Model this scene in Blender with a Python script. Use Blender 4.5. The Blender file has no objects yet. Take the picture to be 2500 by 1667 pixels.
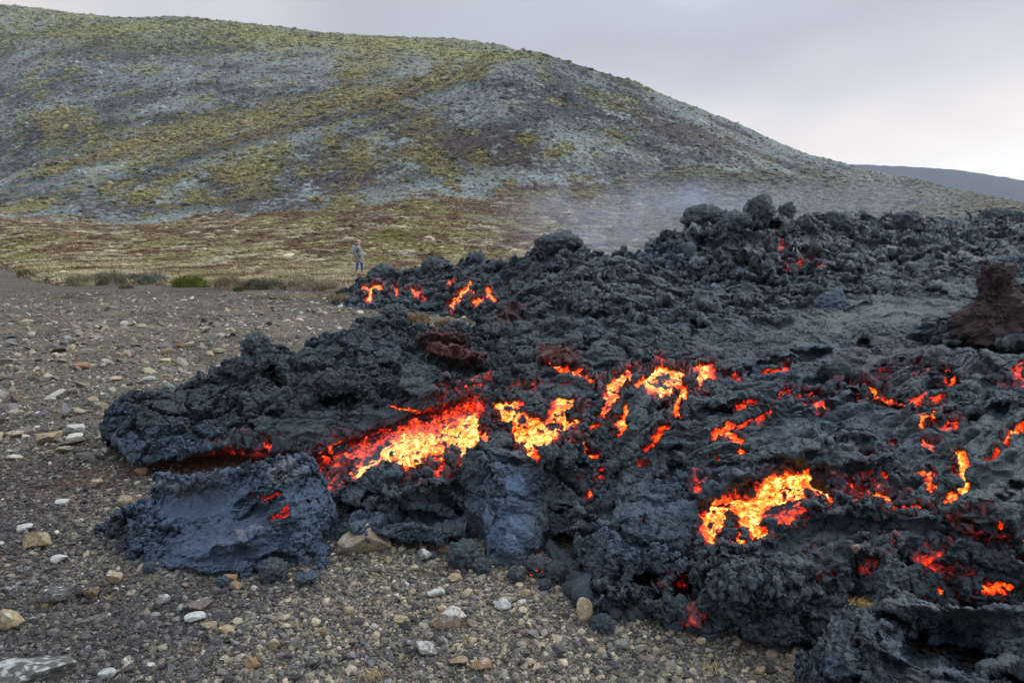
import bpy, math
import numpy as np
R = math.radians
rng = np.random.default_rng(7)
sc = bpy.context.scene

# ------------------------------------------------------------------ camera
CAM_H = 1.75
PITCH = math.atan(233.0 / 1667.0)
F = 1667.0                       # focal length in pixels of a 2500 wide frame (24 mm lens)
cam_d = bpy.data.cameras.new("camera")
cam_d.lens = 24.0; cam_d.sensor_width = 36.0
cam_d.clip_start = 0.05; cam_d.clip_end = 5000
cam = bpy.data.objects.new("camera", cam_d)
sc.collection.objects.link(cam)
cam.location = (0, 0, CAM_H)
cam.rotation_euler = (R(90) - PITCH, 0, 0)
sc.camera = cam
# ------------------------------------------------------------------ sky: pale overcast over a Nishita sky
SUN_EL, SUN_AZ = R(32), R(62)     # azimuth from +Y (view direction) towards +X
w = bpy.data.worlds.new("World"); sc.world = w; w.use_nodes = True
nt = w.node_tree; nt.nodes.clear()
def wn(t, **k):
    n = nt.nodes.new(t)
    for a, b in k.items(): setattr(n, a, b)
    return n
out = wn('ShaderNodeOutputWorld'); bg = wn('ShaderNodeBackground')
sky = wn('ShaderNodeTexSky', sky_type='NISHITA', sun_disc=False, sun_elevation=SUN_EL, sun_rotation=SUN_AZ)
tc = wn('ShaderNodeTexCoord')
sep = wn('ShaderNodeSeparateXYZ'); nt.links.new(tc.outputs['Generated'], sep.inputs[0])
mp = wn('ShaderNodeMapping'); mp.inputs['Scale'].default_value = (1.6, 1.6, 4.0)
nt.links.new(tc.outputs['Generated'], mp.inputs[0])
nz = wn('ShaderNodeTexNoise'); nz.inputs['Scale'].default_value = 1.35; nz.inputs['Detail'].default_value = 2.5
nz.inputs['Roughness'].default_value = 0.45
nt.links.new(mp.outputs[0], nz.inputs['Vector'])
# height of the direction, bent by cloud noise and brighter low on the right
def wm(op, a, b, c=None):
    n = wn('ShaderNodeMath', operation=op)
    for k, v in enumerate((a, b, c)):
        if v is None: continue
        if isinstance(v, (int, float)): n.inputs[k].default_value = v
        else: nt.links.new(v, n.inputs[k])
    return n.outputs[0]
zx = wm('MULTIPLY', sep.outputs['Z'], wm('MULTIPLY_ADD', sep.outputs['X'], 0.75, 1.0))
mb_ = wm('MULTIPLY_ADD', nz.outputs['Fac'], 0.34, wm('MULTIPLY_ADD', sep.outputs['X'], -0.10, zx))
cr = wn('ShaderNodeValToRGB')
nt.links.new(mb_, cr.inputs[0])
e = cr.color_ramp.elements
e[0].position = 0.265; e[0].color = (0.84, 0.815, 0.79, 1)
e[1].position = 1.0; e[1].color = (1.35, 1.42, 1.55, 1)
for p_, c_ in ((0.325, (0.74, 0.665, 0.63, 1)), (0.385, (0.52, 0.52, 0.555, 1)), (0.455, (0.395, 0.405, 0.465, 1)), (0.52, (0.43, 0.46, 0.53, 1)), (0.68, (0.95, 1.0, 1.1, 1))):
    q = e.new(p_); q.color = c_
mul = wn('ShaderNodeMix', data_type='RGBA', blend_type='MIX'); mul.inputs[0].default_value = 0.93
sc_ = wn('ShaderNodeVectorMath', operation='SCALE'); sc_.inputs['Scale'].default_value = 0.09
nt.links.new(sky.outputs[0], sc_.inputs[0])
nt.links.new(sc_.outputs[0], mul.inputs['A']); nt.links.new(cr.outputs[0], mul.inputs['B'])
nt.links.new(mul.outputs['Result'], bg.inputs['Color']); bg.inputs['Strength'].default_value = 1.0
nt.links.new(bg.outputs[0], out.inputs[0])
sun_d = bpy.data.lights.new("sun", 'SUN'); sun_d.energy = 1.4; sun_d.angle = R(22); sun_d.color = (1, 0.96, 0.92)
sun = bpy.data.objects.new("sun", sun_d); sc.collection.objects.link(sun)
sun.rotation_euler = (R(90) - SUN_EL, 0, -SUN_AZ + math.pi)
sc.view_settings.view_transform = 'Standard'; sc.view_settings.look = 'None'
sc.view_settings.exposure = 0.35; sc.view_settings.gamma = 1.0
try:
    sc.cycles.use_denoising = True
    sc.cycles.max_bounces = 4; sc.cycles.diffuse_bounces = 3; sc.cycles.adaptive_threshold = 0.02; sc.cycles.volume_bounces = 1
    sc.cycles.volume_step_rate = 1.0
except Exception: pass

# ------------------------------------------------------------------ numeric helpers
cp, sp_ = math.cos(PITCH), math.sin(PITCH)
def ray(px, py):
    a = (np.asarray(px, float) - 1250.0) / F; b = (833.5 - np.asarray(py, float)) / F
    return a, cp + b * sp_, -sp_ + b * cp          # direction with depth 1 along the lens axis
def ground_t(px, py, z=0.0):
    return (CAM_H - z) / -ray(px, py)[2]
def world(px, py, t):
    a, dy, dz = ray(px, py)
    return np.stack([a * t, dy * t, CAM_H + dz * t], -1)
def gpt(px, py, z=0.0):
    return world(px, py, ground_t(px, py, z))
def sstep(a, b, x):
    t = np.clip((x - a) / (b - a), 0, 1); return t * t * (3 - 2 * t)
_G = np.random.default_rng(3).normal(size=(256, 3)).astype(np.float32)
_G /= np.linalg.norm(_G, axis=1)[:, None]
from concurrent.futures import ThreadPoolExecutor
POOL = ThreadPoolExecutor(6)
np.seterr(all='ignore')
def _hash(ix, iy, iz, seed):
    h = (ix.astype(np.uint32) * np.uint32(374761393) + iy.astype(np.uint32) * np.uint32(668265263)
         + iz.astype(np.uint32) * np.uint32(2147483647 - 5) + np.uint32(seed * 144665 + 12345))
    h ^= h >> np.uint32(13); h *= np.uint32(1274126177); h ^= h >> np.uint32(16)
    return h
def _pn(P, seed):
    fl = np.floor(P); f = P - fl; I = fl.astype(np.int64)
    u = f * f * f * (f * (f * 6 - 15) + 10)
    res = np.zeros(len(P), np.float32)
    for dx in (0, 1):
        wx = u[:, 0] if dx else 1 - u[:, 0]
        for dy in (0, 1):
            wy = wx * (u[:, 1] if dy else 1 - u[:, 1])
            for dz in (0, 1):
                wz = wy * (u[:, 2] if dz else 1 - u[:, 2])
                g = _G[_hash(I[:, 0] + dx, I[:, 1] + dy, I[:, 2] + dz, seed) & np.uint32(255)]
                res += wz * (g[:, 0] * (f[:, 0] - dx) + g[:, 1] * (f[:, 1] - dy) + g[:, 2] * (f[:, 2] - dz))
    return res * 1.6
def pn(P, seed=0):
    """gradient noise, about -1..1"""
    P = np.asarray(P, np.float32); shp = P.shape[:-1]; P = P.reshape(-1, 3)
    o = np.empty(len(P), np.float32)
    def job(i): o[i:i + 60000] = _pn(P[i:i + 60000], seed)
    list(POOL.map(job, range(0, len(P), 60000)))
    return o.reshape(shp)
def fbm(P, octaves=4, seed=0, gain=0.5, lac=2.03):
    P = np.asarray(P, np.float32); s = 0; a = 1; n = 0
    for k in range(octaves):
        s = s + a * pn(P, seed + k); n += a; a *= gain; P = P * lac + 3.7
    return s / n
def billow(P, seed=0): return 1 - 2 * np.minimum(1, np.abs(pn(P, seed)) * 1.5)   # +1 at creases
def _wl(P, seed):
    Q = P - 0.5; I = np.floor(Q).astype(np.int64)
    d1 = np.full(len(P), 9.0, np.float32); d2 = d1.copy(); idv = np.zeros(len(P), np.float32)
    for dx in (0, 1):
        for dy in (0, 1):
            for dz in (0, 1):
                c = I + np.array((dx, dy, dz)); h = _hash(c[:, 0], c[:, 1], c[:, 2], seed)
                o = np.stack([(h & np.uint32(255)), ((h >> np.uint32(8)) & np.uint32(255)), ((h >> np.uint32(16)) & np.uint32(255))], -1).astype(np.float32) / 255
                v = P - (c + 0.5 + (o - 0.5) * 0.75)
                d = np.sqrt((v * v).sum(1)); r = ((h >> np.uint32(24)) & np.uint32(255)).astype(np.float32) / 255
                new = d < d1
                d2 = np.where(new, d1, np.minimum(d2, d)); idv = np.where(new, r, idv); d1 = np.minimum(d1, d)
    return d1, d2, idv
def worley(P, seed=0):
    P = np.asarray(P, np.float32); shp = P.shape[:-1]; P = P.reshape(-1, 3)
    o = np.empty((3, len(P)), np.float32)
    def job(i): o[:, i:i + 60000] = _wl(P[i:i + 60000], seed)
    list(POOL.map(job, range(0, len(P), 60000)))
    return o.reshape((3,) + shp)
def tps(ctrl, qx, qy, smooth=1e-3):
    """thin plate spline through (x, y, value)"""
    c = np.array(ctrl, float); X = c[:, :2] / 1000; n = len(c)
    def U(r2): return r2 * np.log(np.maximum(r2, 1e-12))
    A = np.zeros((n + 3, n + 3)); d = X[:, None] - X[None]
    A[:n, :n] = U((d ** 2).sum(-1)) + np.eye(n) * smooth
    A[:n, n] = 1; A[:n, n + 1:] = X; A[n, :n] = 1; A[n + 1:, :n] = X.T
    sol = np.linalg.solve(A, np.r_[c[:, 2], 0, 0, 0])
    x, y = np.asarray(qx) / 1000, np.asarray(qy) / 1000
    r = sol[n] + sol[n + 1] * x + sol[n + 2] * y
    for i in range(n): r = r + sol[i] * U((x - X[i, 0]) ** 2 + (y - X[i, 1]) ** 2)
    return r
def link(o, parent=None):
    sc.collection.objects.link(o)
    if parent is not None: o.parent = parent
    return o
def tag(o, label=None, cat=None, group=None, kind=None):
    if label: o['label'] = label
    if cat: o['category'] = cat
    if group: o['group'] = group
    if kind: o['kind'] = kind
    return o
def mesh_np(name, V, Fc, mat, parent=None, attrs=None, cols=None, smooth=True, loc=None):
    """V (n,3), Fc (m,3|4) -> one mesh object"""
    V = np.ascontiguousarray(V, np.float32); Fc = np.ascontiguousarray(Fc, np.int32)
    if loc is not None: V = V - np.asarray(loc, np.float32)
    k = Fc.shape[1]; me = bpy.data.meshes.new(name)
    me.vertices.add(len(V)); me.vertices.foreach_set('co', V.ravel())
    me.loops.add(Fc.size); me.loops.foreach_set('vertex_index', Fc.ravel())
    me.polygons.add(len(Fc))
    me.polygons.foreach_set('loop_start', np.arange(0, Fc.size, k, dtype=np.int32))
    me.polygons.foreach_set('use_smooth', np.full(len(Fc), smooth, bool))
    me.update(calc_edges=True)
    for an, av in (attrs or {}).items():
        me.attributes.new(an, 'FLOAT', 'POINT').data.foreach_set('value', np.ascontiguousarray(av, np.float32).ravel())
    if cols is not None:
        c4 = np.ones((len(V), 4), np.float32); c4[:, :3] = cols
        me.attributes.new('tint', 'FLOAT_COLOR', 'POINT').data.foreach_set('color', c4.ravel())
    if mat: me.materials.append(mat)
    o = bpy.data.objects.new(name, me)
    if loc is not None: o.location = loc
    return link(o, parent)
def grid_faces(nc, nr, close=False):
    a = np.arange(nc * nr).reshape(nc, nr)
    return np.stack([a[:-1, :-1], a[1:, :-1], a[1:, 1:], a[:-1, 1:]], -1).reshape(-1, 4)
def grid_normals(P):
    du = np.gradient(P, axis=0); dv = np.gradient(P, axis=1)
    n = np.cross(du, dv); l = np.linalg.norm(n, axis=-1, keepdims=True)
    return n / np.maximum(l, 1e-9)

# ------------------------------------------------------------------ materials
def material(name):
    m = bpy.data.materials.new(name); m.use_nodes = True; t = m.node_tree; t.nodes.clear()
    o = t.nodes.new('ShaderNodeOutputMaterial'); b = t.nodes.new('ShaderNodeBsdfPrincipled')
    t.links.new(b.outputs[0], o.inputs[0])
    def N(ty, ins=None, **k):
        n = t.nodes.new(ty)
        for a, c in k.items(): setattr(n, a, c)
        for a, c in (ins or {}).items():
            if hasattr(c, 'is_output') or isinstance(c, bpy.types.NodeSocket): t.links.new(c, n.inputs[a])
            else: n.inputs[a].default_value = c
        return n
    def L(a, b_): t.links.new(a, b_)
    return m, b, N, L
def ramp(N, fac, stops, interp='LINEAR'):
    r = N('ShaderNodeValToRGB', {0: fac}); r.color_ramp.interpolation = interp
    e = r.color_ramp.elements; e[0].position, e[0].color = stops[0][0], (*stops[0][1], 1)
    e[1].position, e[1].color = stops[-1][0], (*stops[-1][1], 1)
    for p, c in stops[1:-1]:
        q = e.new(p); q.color = (*c, 1)
    return r.outputs[0]

def lava_material(name='lava_crust', lamp=False):
    m, b, N, L = material(name)
    m.cycles.emission_sampling = 'FRONT' if lamp else 'NONE'
    geo = N('ShaderNodeNewGeometry'); pos = geo.outputs['Position']
    tint = N('ShaderNodeAttribute', attribute_name='tint').outputs['Color']
    heat = N('ShaderNodeAttribute', attribute_name='incand').outputs['Fac']
    n1 = N('ShaderNodeTexNoise', {'Vector': pos, 'Scale': 38.0, 'Detail': 5.0, 'Roughness': 0.7})
    n2 = N('ShaderNodeTexNoise', {'Vector': pos, 'Scale': 130.0, 'Detail': 3.0, 'Roughness': 0.7})
    br = N('ShaderNodeMapRange', {0: n1.outputs['Fac'], 1: 0.32, 2: 0.68, 3: 0.62, 4: 1.38}).outputs[0]
    mx = N('ShaderNodeVectorMath', {0: tint, 'Scale': br}, operation='SCALE')
    # sparse pale ash crystals
    sp = N('ShaderNodeMapRange', {0: n2.outputs['Fac'], 1: 0.66, 2: 0.74, 3: 0.0, 4: 0.16}).outputs[0]
    col = N('ShaderNodeMix', {'Factor': sp, 'A': mx.outputs[0], 'B': (0.30, 0.33, 0.38, 1)}, data_type='RGBA')
    L(col.outputs['Result'], b.inputs['Base Color'])
    b.inputs['Roughness'].default_value = 0.72; b.inputs['Specular IOR Level'].default_value = 0.38
    add = N('ShaderNodeMath', {0: n1.outputs['Fac'], 1: n2.outputs['Fac']}, operation='ADD')
    bm = N('ShaderNodeBump', {'Strength': 0.9, 'Distance': 0.022, 'Height': add.outputs[0]})
    L(bm.outputs[0], b.inputs['Normal'])
    # incandescence: heat with fine mottling
    v = N('ShaderNodeTexNoise', {'Vector': pos, 'Scale': 24.0, 'Detail': 7.0, 'Roughness': 0.64, 'Distortion': 0.7})
    gate = N('ShaderNodeMapRange', {0: heat, 1: 0.03, 2: 0.35, 3: 0.0, 4: 1.0}).outputs[0]
    nn = N('ShaderNodeMapRange', {0: v.outputs['Fac'], 1: 0.3, 2: 0.7, 3: -0.40, 4: 0.17}, clamp=False).outputs[0]
    h = N('ShaderNodeMath', {0: nn, 1: gate, 2: heat}, operation='MULTIPLY_ADD').outputs[0]
    ec = ramp(N, h, [(0.0, (0, 0, 0)), (0.16, (0.0, 0.0, 0.0)), (0.32, (0.055, 0.002, 0.001)), (0.46, (0.13, 0.004, 0.0015)),
                     (0.58, (0.72, 0.022, 0.003)), (0.70, (1.0, 0.075, 0.006)), (0.80, (1.0, 0.19, 0.012)), (0.90, (1.0, 0.46, 0.045)), (1.0, (1.0, 0.86, 0.26))])
    es = N('ShaderNodeMapRange', {0: h, 1: 0.3, 2: 1.0, 3: 0.95, 4: 1.25}).outputs[0]
    L(ec, b.inputs['Emission Color']); L(es, b.inputs['Emission Strength'])
    return m
M_LAVA = lava_material()
M_MOLTEN = lava_material('molten_lava', True)

# ------------------------------------------------------------------ lava: incandescent areas (frame pixels, read off the photo)
def c1(p): return [(200 + x / 2.136, 700 + y / 2.136) for x, y in p]
def c2(p): return [(1200 + x / 1.808, 800 + y / 1.808) for x, y in p]
def c3(p): return [(750 + x / 1.344, 450 + y / 1.344) for x, y in p]
def c4(p): return [(1100 + x / 2.613, 960 + y / 2.613) for x, y in p]
def c5(p): return [(1900 + x / 3.76, 1250 + y / 3.76) for x, y in p]
def c6(p): return [(1900 + x / 3.733, 580 + y / 3.733) for x, y in p]
HOT = []      # (kind, pts, width, heat, patchiness)
def poly(pts, h, patch=0.6, soft=15): HOT.append(('p', np.array(pts), soft, h, patch))
def line(pts, wd, h, patch=0.25): HOT.append(('l', np.array(pts), wd, h, patch))
# big left channel
poly(c1([(1230,880),(1290,858),(1350,870),(1420,838),(1530,828),(1560,850),(1500,885),(1400,895),(1300,900),(1240,905)]), .74, .2)
poly(c1([(1400,975),(1450,920),(1530,860),(1620,818),(1720,770),(1850,735),(1960,695),(2040,650),(2078,690),(2082,780),(2045,850),(1985,905),(1960,850),(1900,850),(1880,895),(1790,895),(1760,940),(1680,950),(1600,922),(1500,952),(1455,1005),(1420,995)]), 1.02, .42)
line(c1([(1480,835),(1650,790),(1800,735),(1950,680),(2040,635)]), 50, .70, .22)
line(c1([(1700,750),(1900,680),(2030,620)]), 50, .54, .35)
line(c1([(1240,915),(1330,925),(1420,930)]), 14, .52); line(c1([(1250,960),(1275,1000),(1310,1020)]), 22, .62, .5)
line(c1([(2105,740),(2100,815)]), 12, .82); line(c1([(1870,915),(1858,955)]), 14, .8)
line(c1([(1780,1030),(1800,1040)]), 8, .45)
line(c1([(1618,625),(1680,638),(1752,645)]), 7, .86, .1)
line(c1([(750,775),(870,795)]), 7, .5); line(c1([(970,798),(955,838)]), 9, .8); line(c1([(1395,790),(1410,788)]), 9, .62)
line(c1([(1298,828),(1340,815)]), 7, .78); line(c1([(730,803),(760,803)]), 5, .55); line(c1([(1030,850),(1180,860)]), 7, .42, .8)
line(c1([(2110,470),(2125,465)]), 9, .66); line(c1([(1860,560),(1880,620),(1920,660)]), 14, .44, .6); line(c1([(1915,460),(1905,520)]), 10, .42, .6)
line(c1([(2020,520),(2050,515)]), 14, .56); line(c1([(2075,600),(2100,600)]), 10, .66)
# second patch
poly(c2([(0,332),(60,320),(128,316),(152,380),(190,402),(232,400),(262,372),(268,330),(300,305),(350,312),(368,360),(396,412),(340,448),(292,455),(255,505),(200,530),(186,578),(130,542),(98,480),(40,450),(10,402)]), .99, .42)
line(c2([(120,250),(200,262),(300,255),(400,285)]), 26, .48, .9); line(c2([(70,290),(150,300)]), 14, .42, .7)
line(c2([(0,400),(5,440),(25,500)]), 8, .6)
line(c2([(270,155),(300,180),(345,190),(398,190),(438,228)]), 10, .88, .2)
poly(c2([(195,100),(290,85),(385,125),(370,155),(300,150),(215,145)]), .33, .5)
line(c2([(600,200),(565,232),(520,250),(535,290),(508,335),(500,372)]), 22, .92, .45); line(c2([(540,235),(600,240)]), 16, .62, .6)
poly(c2([(640,245),(700,200),(758,150),(790,182),(850,168),(845,240),(786,290),(730,314),(688,270)]), 1.0, .5)
line(c2([(835,240),(852,290),(822,330),(818,385)]), 13, .92, .3); line(c2([(740,120),(755,140)]), 12, .6)
poly(c2([(888,172),(968,152),(968,215),(930,230),(922,272),(892,218)]), .98, .35)
poly(c2([(545,410),(560,390),(585,400),(606,440),(562,478)]), .95, .3); line(c2([(600,342),(592,385)]), 12, .85)
line(c2([(410,500),(425,540),(440,572),(462,558)]), 13, .93, .3)
line(c2([(782,432),(742,455),(720,490)]), 11, .78); line(c2([(712,515),(680,540)]), 8, .72)
line(c2([(488,625),(484,690)]), 10, .66); line(c2([(430,722),(436,728)]), 7, .72); line(c2([(232,625),(238,630)]), 7, .68); line(c2([(640,602),(690,588)]), 6, .5)
line(c2([(430,440),(470,435)]), 7, .72); line(c2([(400,350),(425,335)]), 10, .66); line(c2([(330,625),(400,640)]), 14, .34, .6)
line(c2([(1205,192),(1250,200),(1302,180)]), 13, .72); line(c2([(1085,195),(1088,225)]), 9, .62)
poly(c2([(1015,140),(1065,130),(1055,200),(1020,195)]), .34, .5)
line(c2([(1085,345),(1130,325),(1180,325)]), 10, .64, .5); line(c2([(1270,286),(1330,268)]), 8, .74, .3)
line(c2([(1360,300),(1430,290),(1490,310),(1450,345),(1400,335)]), 20, .60, .9); line(c2([(1440,345),(1470,340)]), 10, .85)
line(c2([(1175,405),(1200,375),(1245,352)]), 13, .72, .4); line(c2([(1090,432),(1140,398)]), 11, .72); line(c2([(1250,350),(1400,320)]), 10, .48, .9)
line(c2([(990,462),(1030,440),(1062,432)]), 14, .82, .3); line(c2([(1040,470),(1080,500),(1110,540)]), 13, .9, .2); line(c2([(1050,465),(1100,492)]), 8, .8)
line(c2([(970,550),(1010,570)]), 6, .5)
line(c2([(1640,240),(1665,262),(1705,285),(1740,305),(1758,325)]), 11, .92, .15); line(c2([(1758,325),(1820,342)]), 7, .62)
line(c2([(1530,262),(1560,270),(1600,275),(1630,300)]), 8, .6, .7)
poly(c2([(1870,212),(1925,190),(1995,190),(2052,176),(2052,238),(2000,232),(1950,218)]), .78, .55)
line(c2([(1860,325),(1920,305),(2010,300)]), 11, .76, .4); line(c2([(1760,165),(1755,200),(1690,200)]), 10, .46, .7); line(c2([(1850,155),(1880,150)]), 8, .5)
line(c2([(1885,408),(1950,382),(1972,400)]), 11, .9, .2); line(c2([(2000,425),(2055,398)]), 9, .72); poly(c2([(1940,350),(2060,345),(2050,400),(1980,400)]), .38, .6)
poly(c2([(2310,160),(2360,140),(2360,225),(2310,215)]), .74, .5); line(c2([(2250,210),(2255,240)]), 10, .45)
line(c2([(2360,425),(2300,455),(2265,498)]), 14, .84, .3); line(c2([(2235,525),(2222,565),(2190,582)]), 8, .68)
poly(c2([(1910,498),(1972,502),(1978,522),(1940,540),(1915,520)]), .92, .2); line(c2([(1760,480),(1780,522)]), 14, .48, .6); line(c2([(1480,498),(1530,510)]), 6, .5)
line(c2([(1673,548),(1675,565)]), 7, .74); line(c2([(1755,575),(1765,590)]), 6, .55)
line(c2([(2070,560),(2085,620),(2075,700)]), 17, 1.0, .15); line(c2([(2036,735),(2012,790)]), 18, .98, .15); line(c2([(2040,610),(2045,640)]), 8, .6)
line(c2([(1880,642),(1935,628),(1938,690)]), 15, .84, .3); line(c2([(1960,690),(1965,700)]), 6, .8)
# the opening in the middle
poly(c2([(925,842),(960,772),(1060,740),(1150,735),(1222,650),(1350,640),(1405,632),(1448,690),(1502,694),(1502,755),(1440,722),(1390,706),(1372,762),(1350,790),(1210,790),(1180,830),(1215,908),(1150,908),(1120,872),(1082,852),(1075,800),(1035,850),(1002,938),(958,938),(925,880)]), 1.03, .22)
poly(c2([(1090,800),(1210,780),(1350,780),(1422,775),(1402,825),(1340,858),(1280,862),(1190,850),(1120,860)]), .62, .7)
line(c2([(1280,855),(1340,825),(1410,795)]), 12, .72); line(c2([(1090,860),(1088,925),(1060,955)]), 9, .8, .2); line(c2([(1165,830),(1170,890)]), 12, .95, .2)
line(c2([(1080,945),(1105,940)]), 14, 1.0, .1); line(c2([(1490,720),(1500,790)]), 9, .6, .3)
line(c2([(900,690),(940,660),(945,640)]), 8, .5, .4); line(c2([(905,688),(912,695)]), 8, .62)
line(c2([(1580,680),(1605,720),(1602,772)]), 10, .6, .3); line(c2([(1545,690),(1575,690)]), 8, .5)
line(c2([(1668,690),(1720,720),(1765,755)]), 14, .92, .2); line(c2([(1765,755),(1800,788)]), 8, .7); line(c2([(1710,795),(1760,785),(1890,788)]), 9, .68, .4); line(c2([(1730,632),(1738,645)]), 9, .6)
line(c2([(1840,730),(1880,775)]), 12, .42, .6)
line(c2([(2172,850),(2195,868),(2205,902)]), 10, .86, .1); line(c2([(2232,872),(2252,905),(2300,935),(2360,942)]), 14, .86, .2)
poly(c2([(2260,880),(2360,880),(2360,935),(2300,925)]), .34, .4); line(c2([(2240,980),(2290,985)]), 20, .54, .5); line(c2([(2140,1000),(2138,1030)]), 8, .6); line(c2([(2085,820),(2100,828)]), 6, .78)
line(c2([(2060,870),(2200,905)]), 12, .40, .9)
poly(c5([(1710,770),(1850,690),(1990,655),(2130,660),(2300,655),(2300,700),(2130,705),(2040,745),(1880,775),(1790,765)]), .86, .22)
line(c5([(1235,755),(1290,775),(1330,775)]), 9, .72); line(c5([(1440,805),(1480,770),(1510,730),(1555,740)]), 8, .82, .1)
poly(c5([(1380,690),(1560,725),(1620,810),(1560,860),(1480,850),(1430,800),(1360,730)]), .42, .6)
line(c5([(1500,865),(1545,860)]), 7, .64); line(c5([(1360,470),(1420,490)]), 7, .6, .3); line(c5([(1355,500),(1350,600)]), 7, .46, .5)
line(c5([(1590,520),(1700,560),(1820,560)]), 9, .46, .7); line(c5([(1900,610),(1920,630)]), 8, .6); line(c5([(2200,850),(2225,880)]), 9, .78); poly(c5([(2200,820),(2300,810),(2300,880),(2230,890)]), .36, .5)
line(c5([(890,320),(930,310),(1000,280),(1090,250)]), 9, .46, .5); line(c5([(820,525),(850,520)]), 6, .5); line(c5([(1500,270),(1540,280)]), 7, .45); line(c5([(240,340),(330,300)]), 6, .42); line(c5([(390,600),(450,580)]), 6, .38)
poly(c2([(795,1130),(830,1092),(940,1098),(942,1140),(905,1172),(908,1250),(850,1232),(800,1180)]), .40, .3)
line(c2([(905,1098),(925,1120),(938,1130)]), 9, .74, .1); line(c2([(820,1110),(860,1120)]), 12, .5, .5)
# small ones
line(c4([(1240,780),(1235,820)]), 5, .52); line(c4([(1075,860),(1080,880)]), 5, .55); line(c4([(1415,850),(1430,855)]), 5, .6); line(c4([(1130,820),(1140,850)]), 6, .4)
line(c4([(750,270),(800,300)]), 14, .38, .6); line(c4([(740,500),(830,520)]), 20, .36, .5)
HOT_MAIN = HOT; HOT = []
# far flow
line(c3([(185,345),(235,335)]), 8, .9, .1); line(c3([(215,345),(212,360),(200,380)]), 9, .95, .1); line(c3([(215,322),(232,322)]), 4, .72)
line(c3([(292,335),(286,345),(290,362)]), 7, .82, .1); line(c3([(333,345),(368,350),(360,362)]), 10, .84, .2); line(c3([(380,360),(380,372)]), 4, .6)
line(c3([(466,322),(474,322)]), 7, .78); line(c3([(535,330),(520,350),(500,380),(475,385)]), 12, .95, .35); line(c3([(505,345),(540,350)]), 8, .8); line(c3([(478,400),(482,415),(474,430)]), 9, .82, .2)
line(c3([(550,382),(575,375)]), 10, .9, .1); line(c3([(595,350),(600,365),(615,375)]), 11, .9, .1)
line(c3([(686,325),(694,326)]), 6, .72)
line(c3([(1556,205),(1568,206)]), 8, .74); line(c3([(1543,148),(1546,152)]), 5, .64); line(c3([(1550,180),(1545,190)]), 6, .4)
line(c6([(360,230),(395,240),(370,275)]), 9, .92, .1); line(c6([(340,205),(420,290)]), 14, .55, .4); line(c6([(90,285),(135,240),(205,225)]), 9, .56, .4); line(c6([(40,90),(55,95)]), 8, .72)
HOT_FAR = HOT; HOT = []
line(c1([(1060,1160),(1045,1190),(1030,1198)]), 11, .66, .1); line(c1([(1030,1198),(990,1210)]), 9, .6, .1)
line(c1([(940,1108),(985,1098),(1000,1085),(1030,1080)]), 7, .64, .3); line(c1([(1050,1022),(1060,1026)]), 5, .66); line(c1([(935,1045),(965,1048)]), 5, .5); line(c1([(880,1075),(900,1080)]), 5, .44); line(c1([(1180,1110),(1190,1120)]), 5, .5); line(c1([(1000,985),(1010,985)]), 4, .4)
HOT_SLAB = HOT; HOT = []
line(c1([(1240,900),(1330,900),(1420,905)]), 22, .45, .3)
poly(c1([(340,930),(420,905),(550,895),(640,890),(650,925),(600,960),(530,1000),(400,1010),(330,970)]), .60, .5)  # red-lit undercut below the left lobe, its light put in as dim heat
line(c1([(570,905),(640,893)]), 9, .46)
poly(c1([(1225,905),(1300,900),(1450,925),(1420,985),(1330,1010),(1270,1040),(1235,1000)]), .38, .3)
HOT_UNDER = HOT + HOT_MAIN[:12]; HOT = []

def seg_dist(X, Y, p, q):
    d = q - p; L2 = max((d * d).sum(), 1e-9)
    t = np.clip(((X - p[0]) * d[0] + (Y - p[1]) * d[1]) / L2, 0, 1)
    return np.hypot(X - p[0] - t * d[0], Y - p[1] - t * d[1])
def heat_field(X, Y, hot):
    """heat and patchiness at frame positions X, Y (any shape)"""
    shp = X.shape; X = X.ravel(); Y = Y.ravel()
    Q = np.stack([X / 1000, Y / 1000, np.zeros_like(X)], -1)
    ax = 9 * pn(Q * 38, 41) + 6 * pn(Q * 95, 42) + 3 * pn(Q * 210, 45); ay = 9 * pn(Q * 38, 43) + 6 * pn(Q * 95, 44) + 3 * pn(Q * 210, 46)
    heat = np.zeros(len(X)); pat = np.zeros(len(X))
    for kd, pts, wd, h, pc in hot:
        mg = 45
        lo, hi = pts.min(0) - mg - wd, pts.max(0) + mg + wd
        s = np.nonzero((X > lo[0]) & (X < hi[0]) & (Y > lo[1]) & (Y < hi[1]))[0]
        if not len(s): continue
        k = min(1.0, (0.35 + wd / 25)) if kd == 'l' else 1.0
        x, y = X[s] + ax[s] * k, Y[s] + ay[s] * k
        n = len(pts)
        if kd == 'l':
            d = np.min([seg_dist(x, y, pts[i], pts[i + 1]) for i in range(n - 1)], 0)
            sd = wd * 0.62 - d; inn = sd / max(wd * 0.5, 3)
        else:
            d = np.min([seg_dist(x, y, pts[i], pts[(i + 1) % n]) for i in range(n)], 0)
            ins = np.zeros(len(s), bool)
            for i in range(n):
                a, b = pts[i], pts[(i + 1) % n]
                c = ((a[1] > y) != (b[1] > y)) & (x < (b[0] - a[0]) * (y - a[1]) / (b[1] - a[1] + 1e-9) + a[0])
                ins ^= c
            sd = np.where(ins, d, -d); inn = sd / wd
        # core at full heat, a short red fringe outside
        v = h * np.clip(0.76 + 0.5 * inn, 0, 1) * sstep(-0.8, -0.05, inn)
        fr = 0.42 * min(h, .8) * sstep(-2.2, -0.2, inn)
        v = np.maximum(v, fr)
        up = v > heat[s]
        heat[s] = np.where(up, v, heat[s]); pat[s] = np.where(up, pc, pat[s])
    return heat.reshape(shp), pat.reshape(shp)

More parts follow.
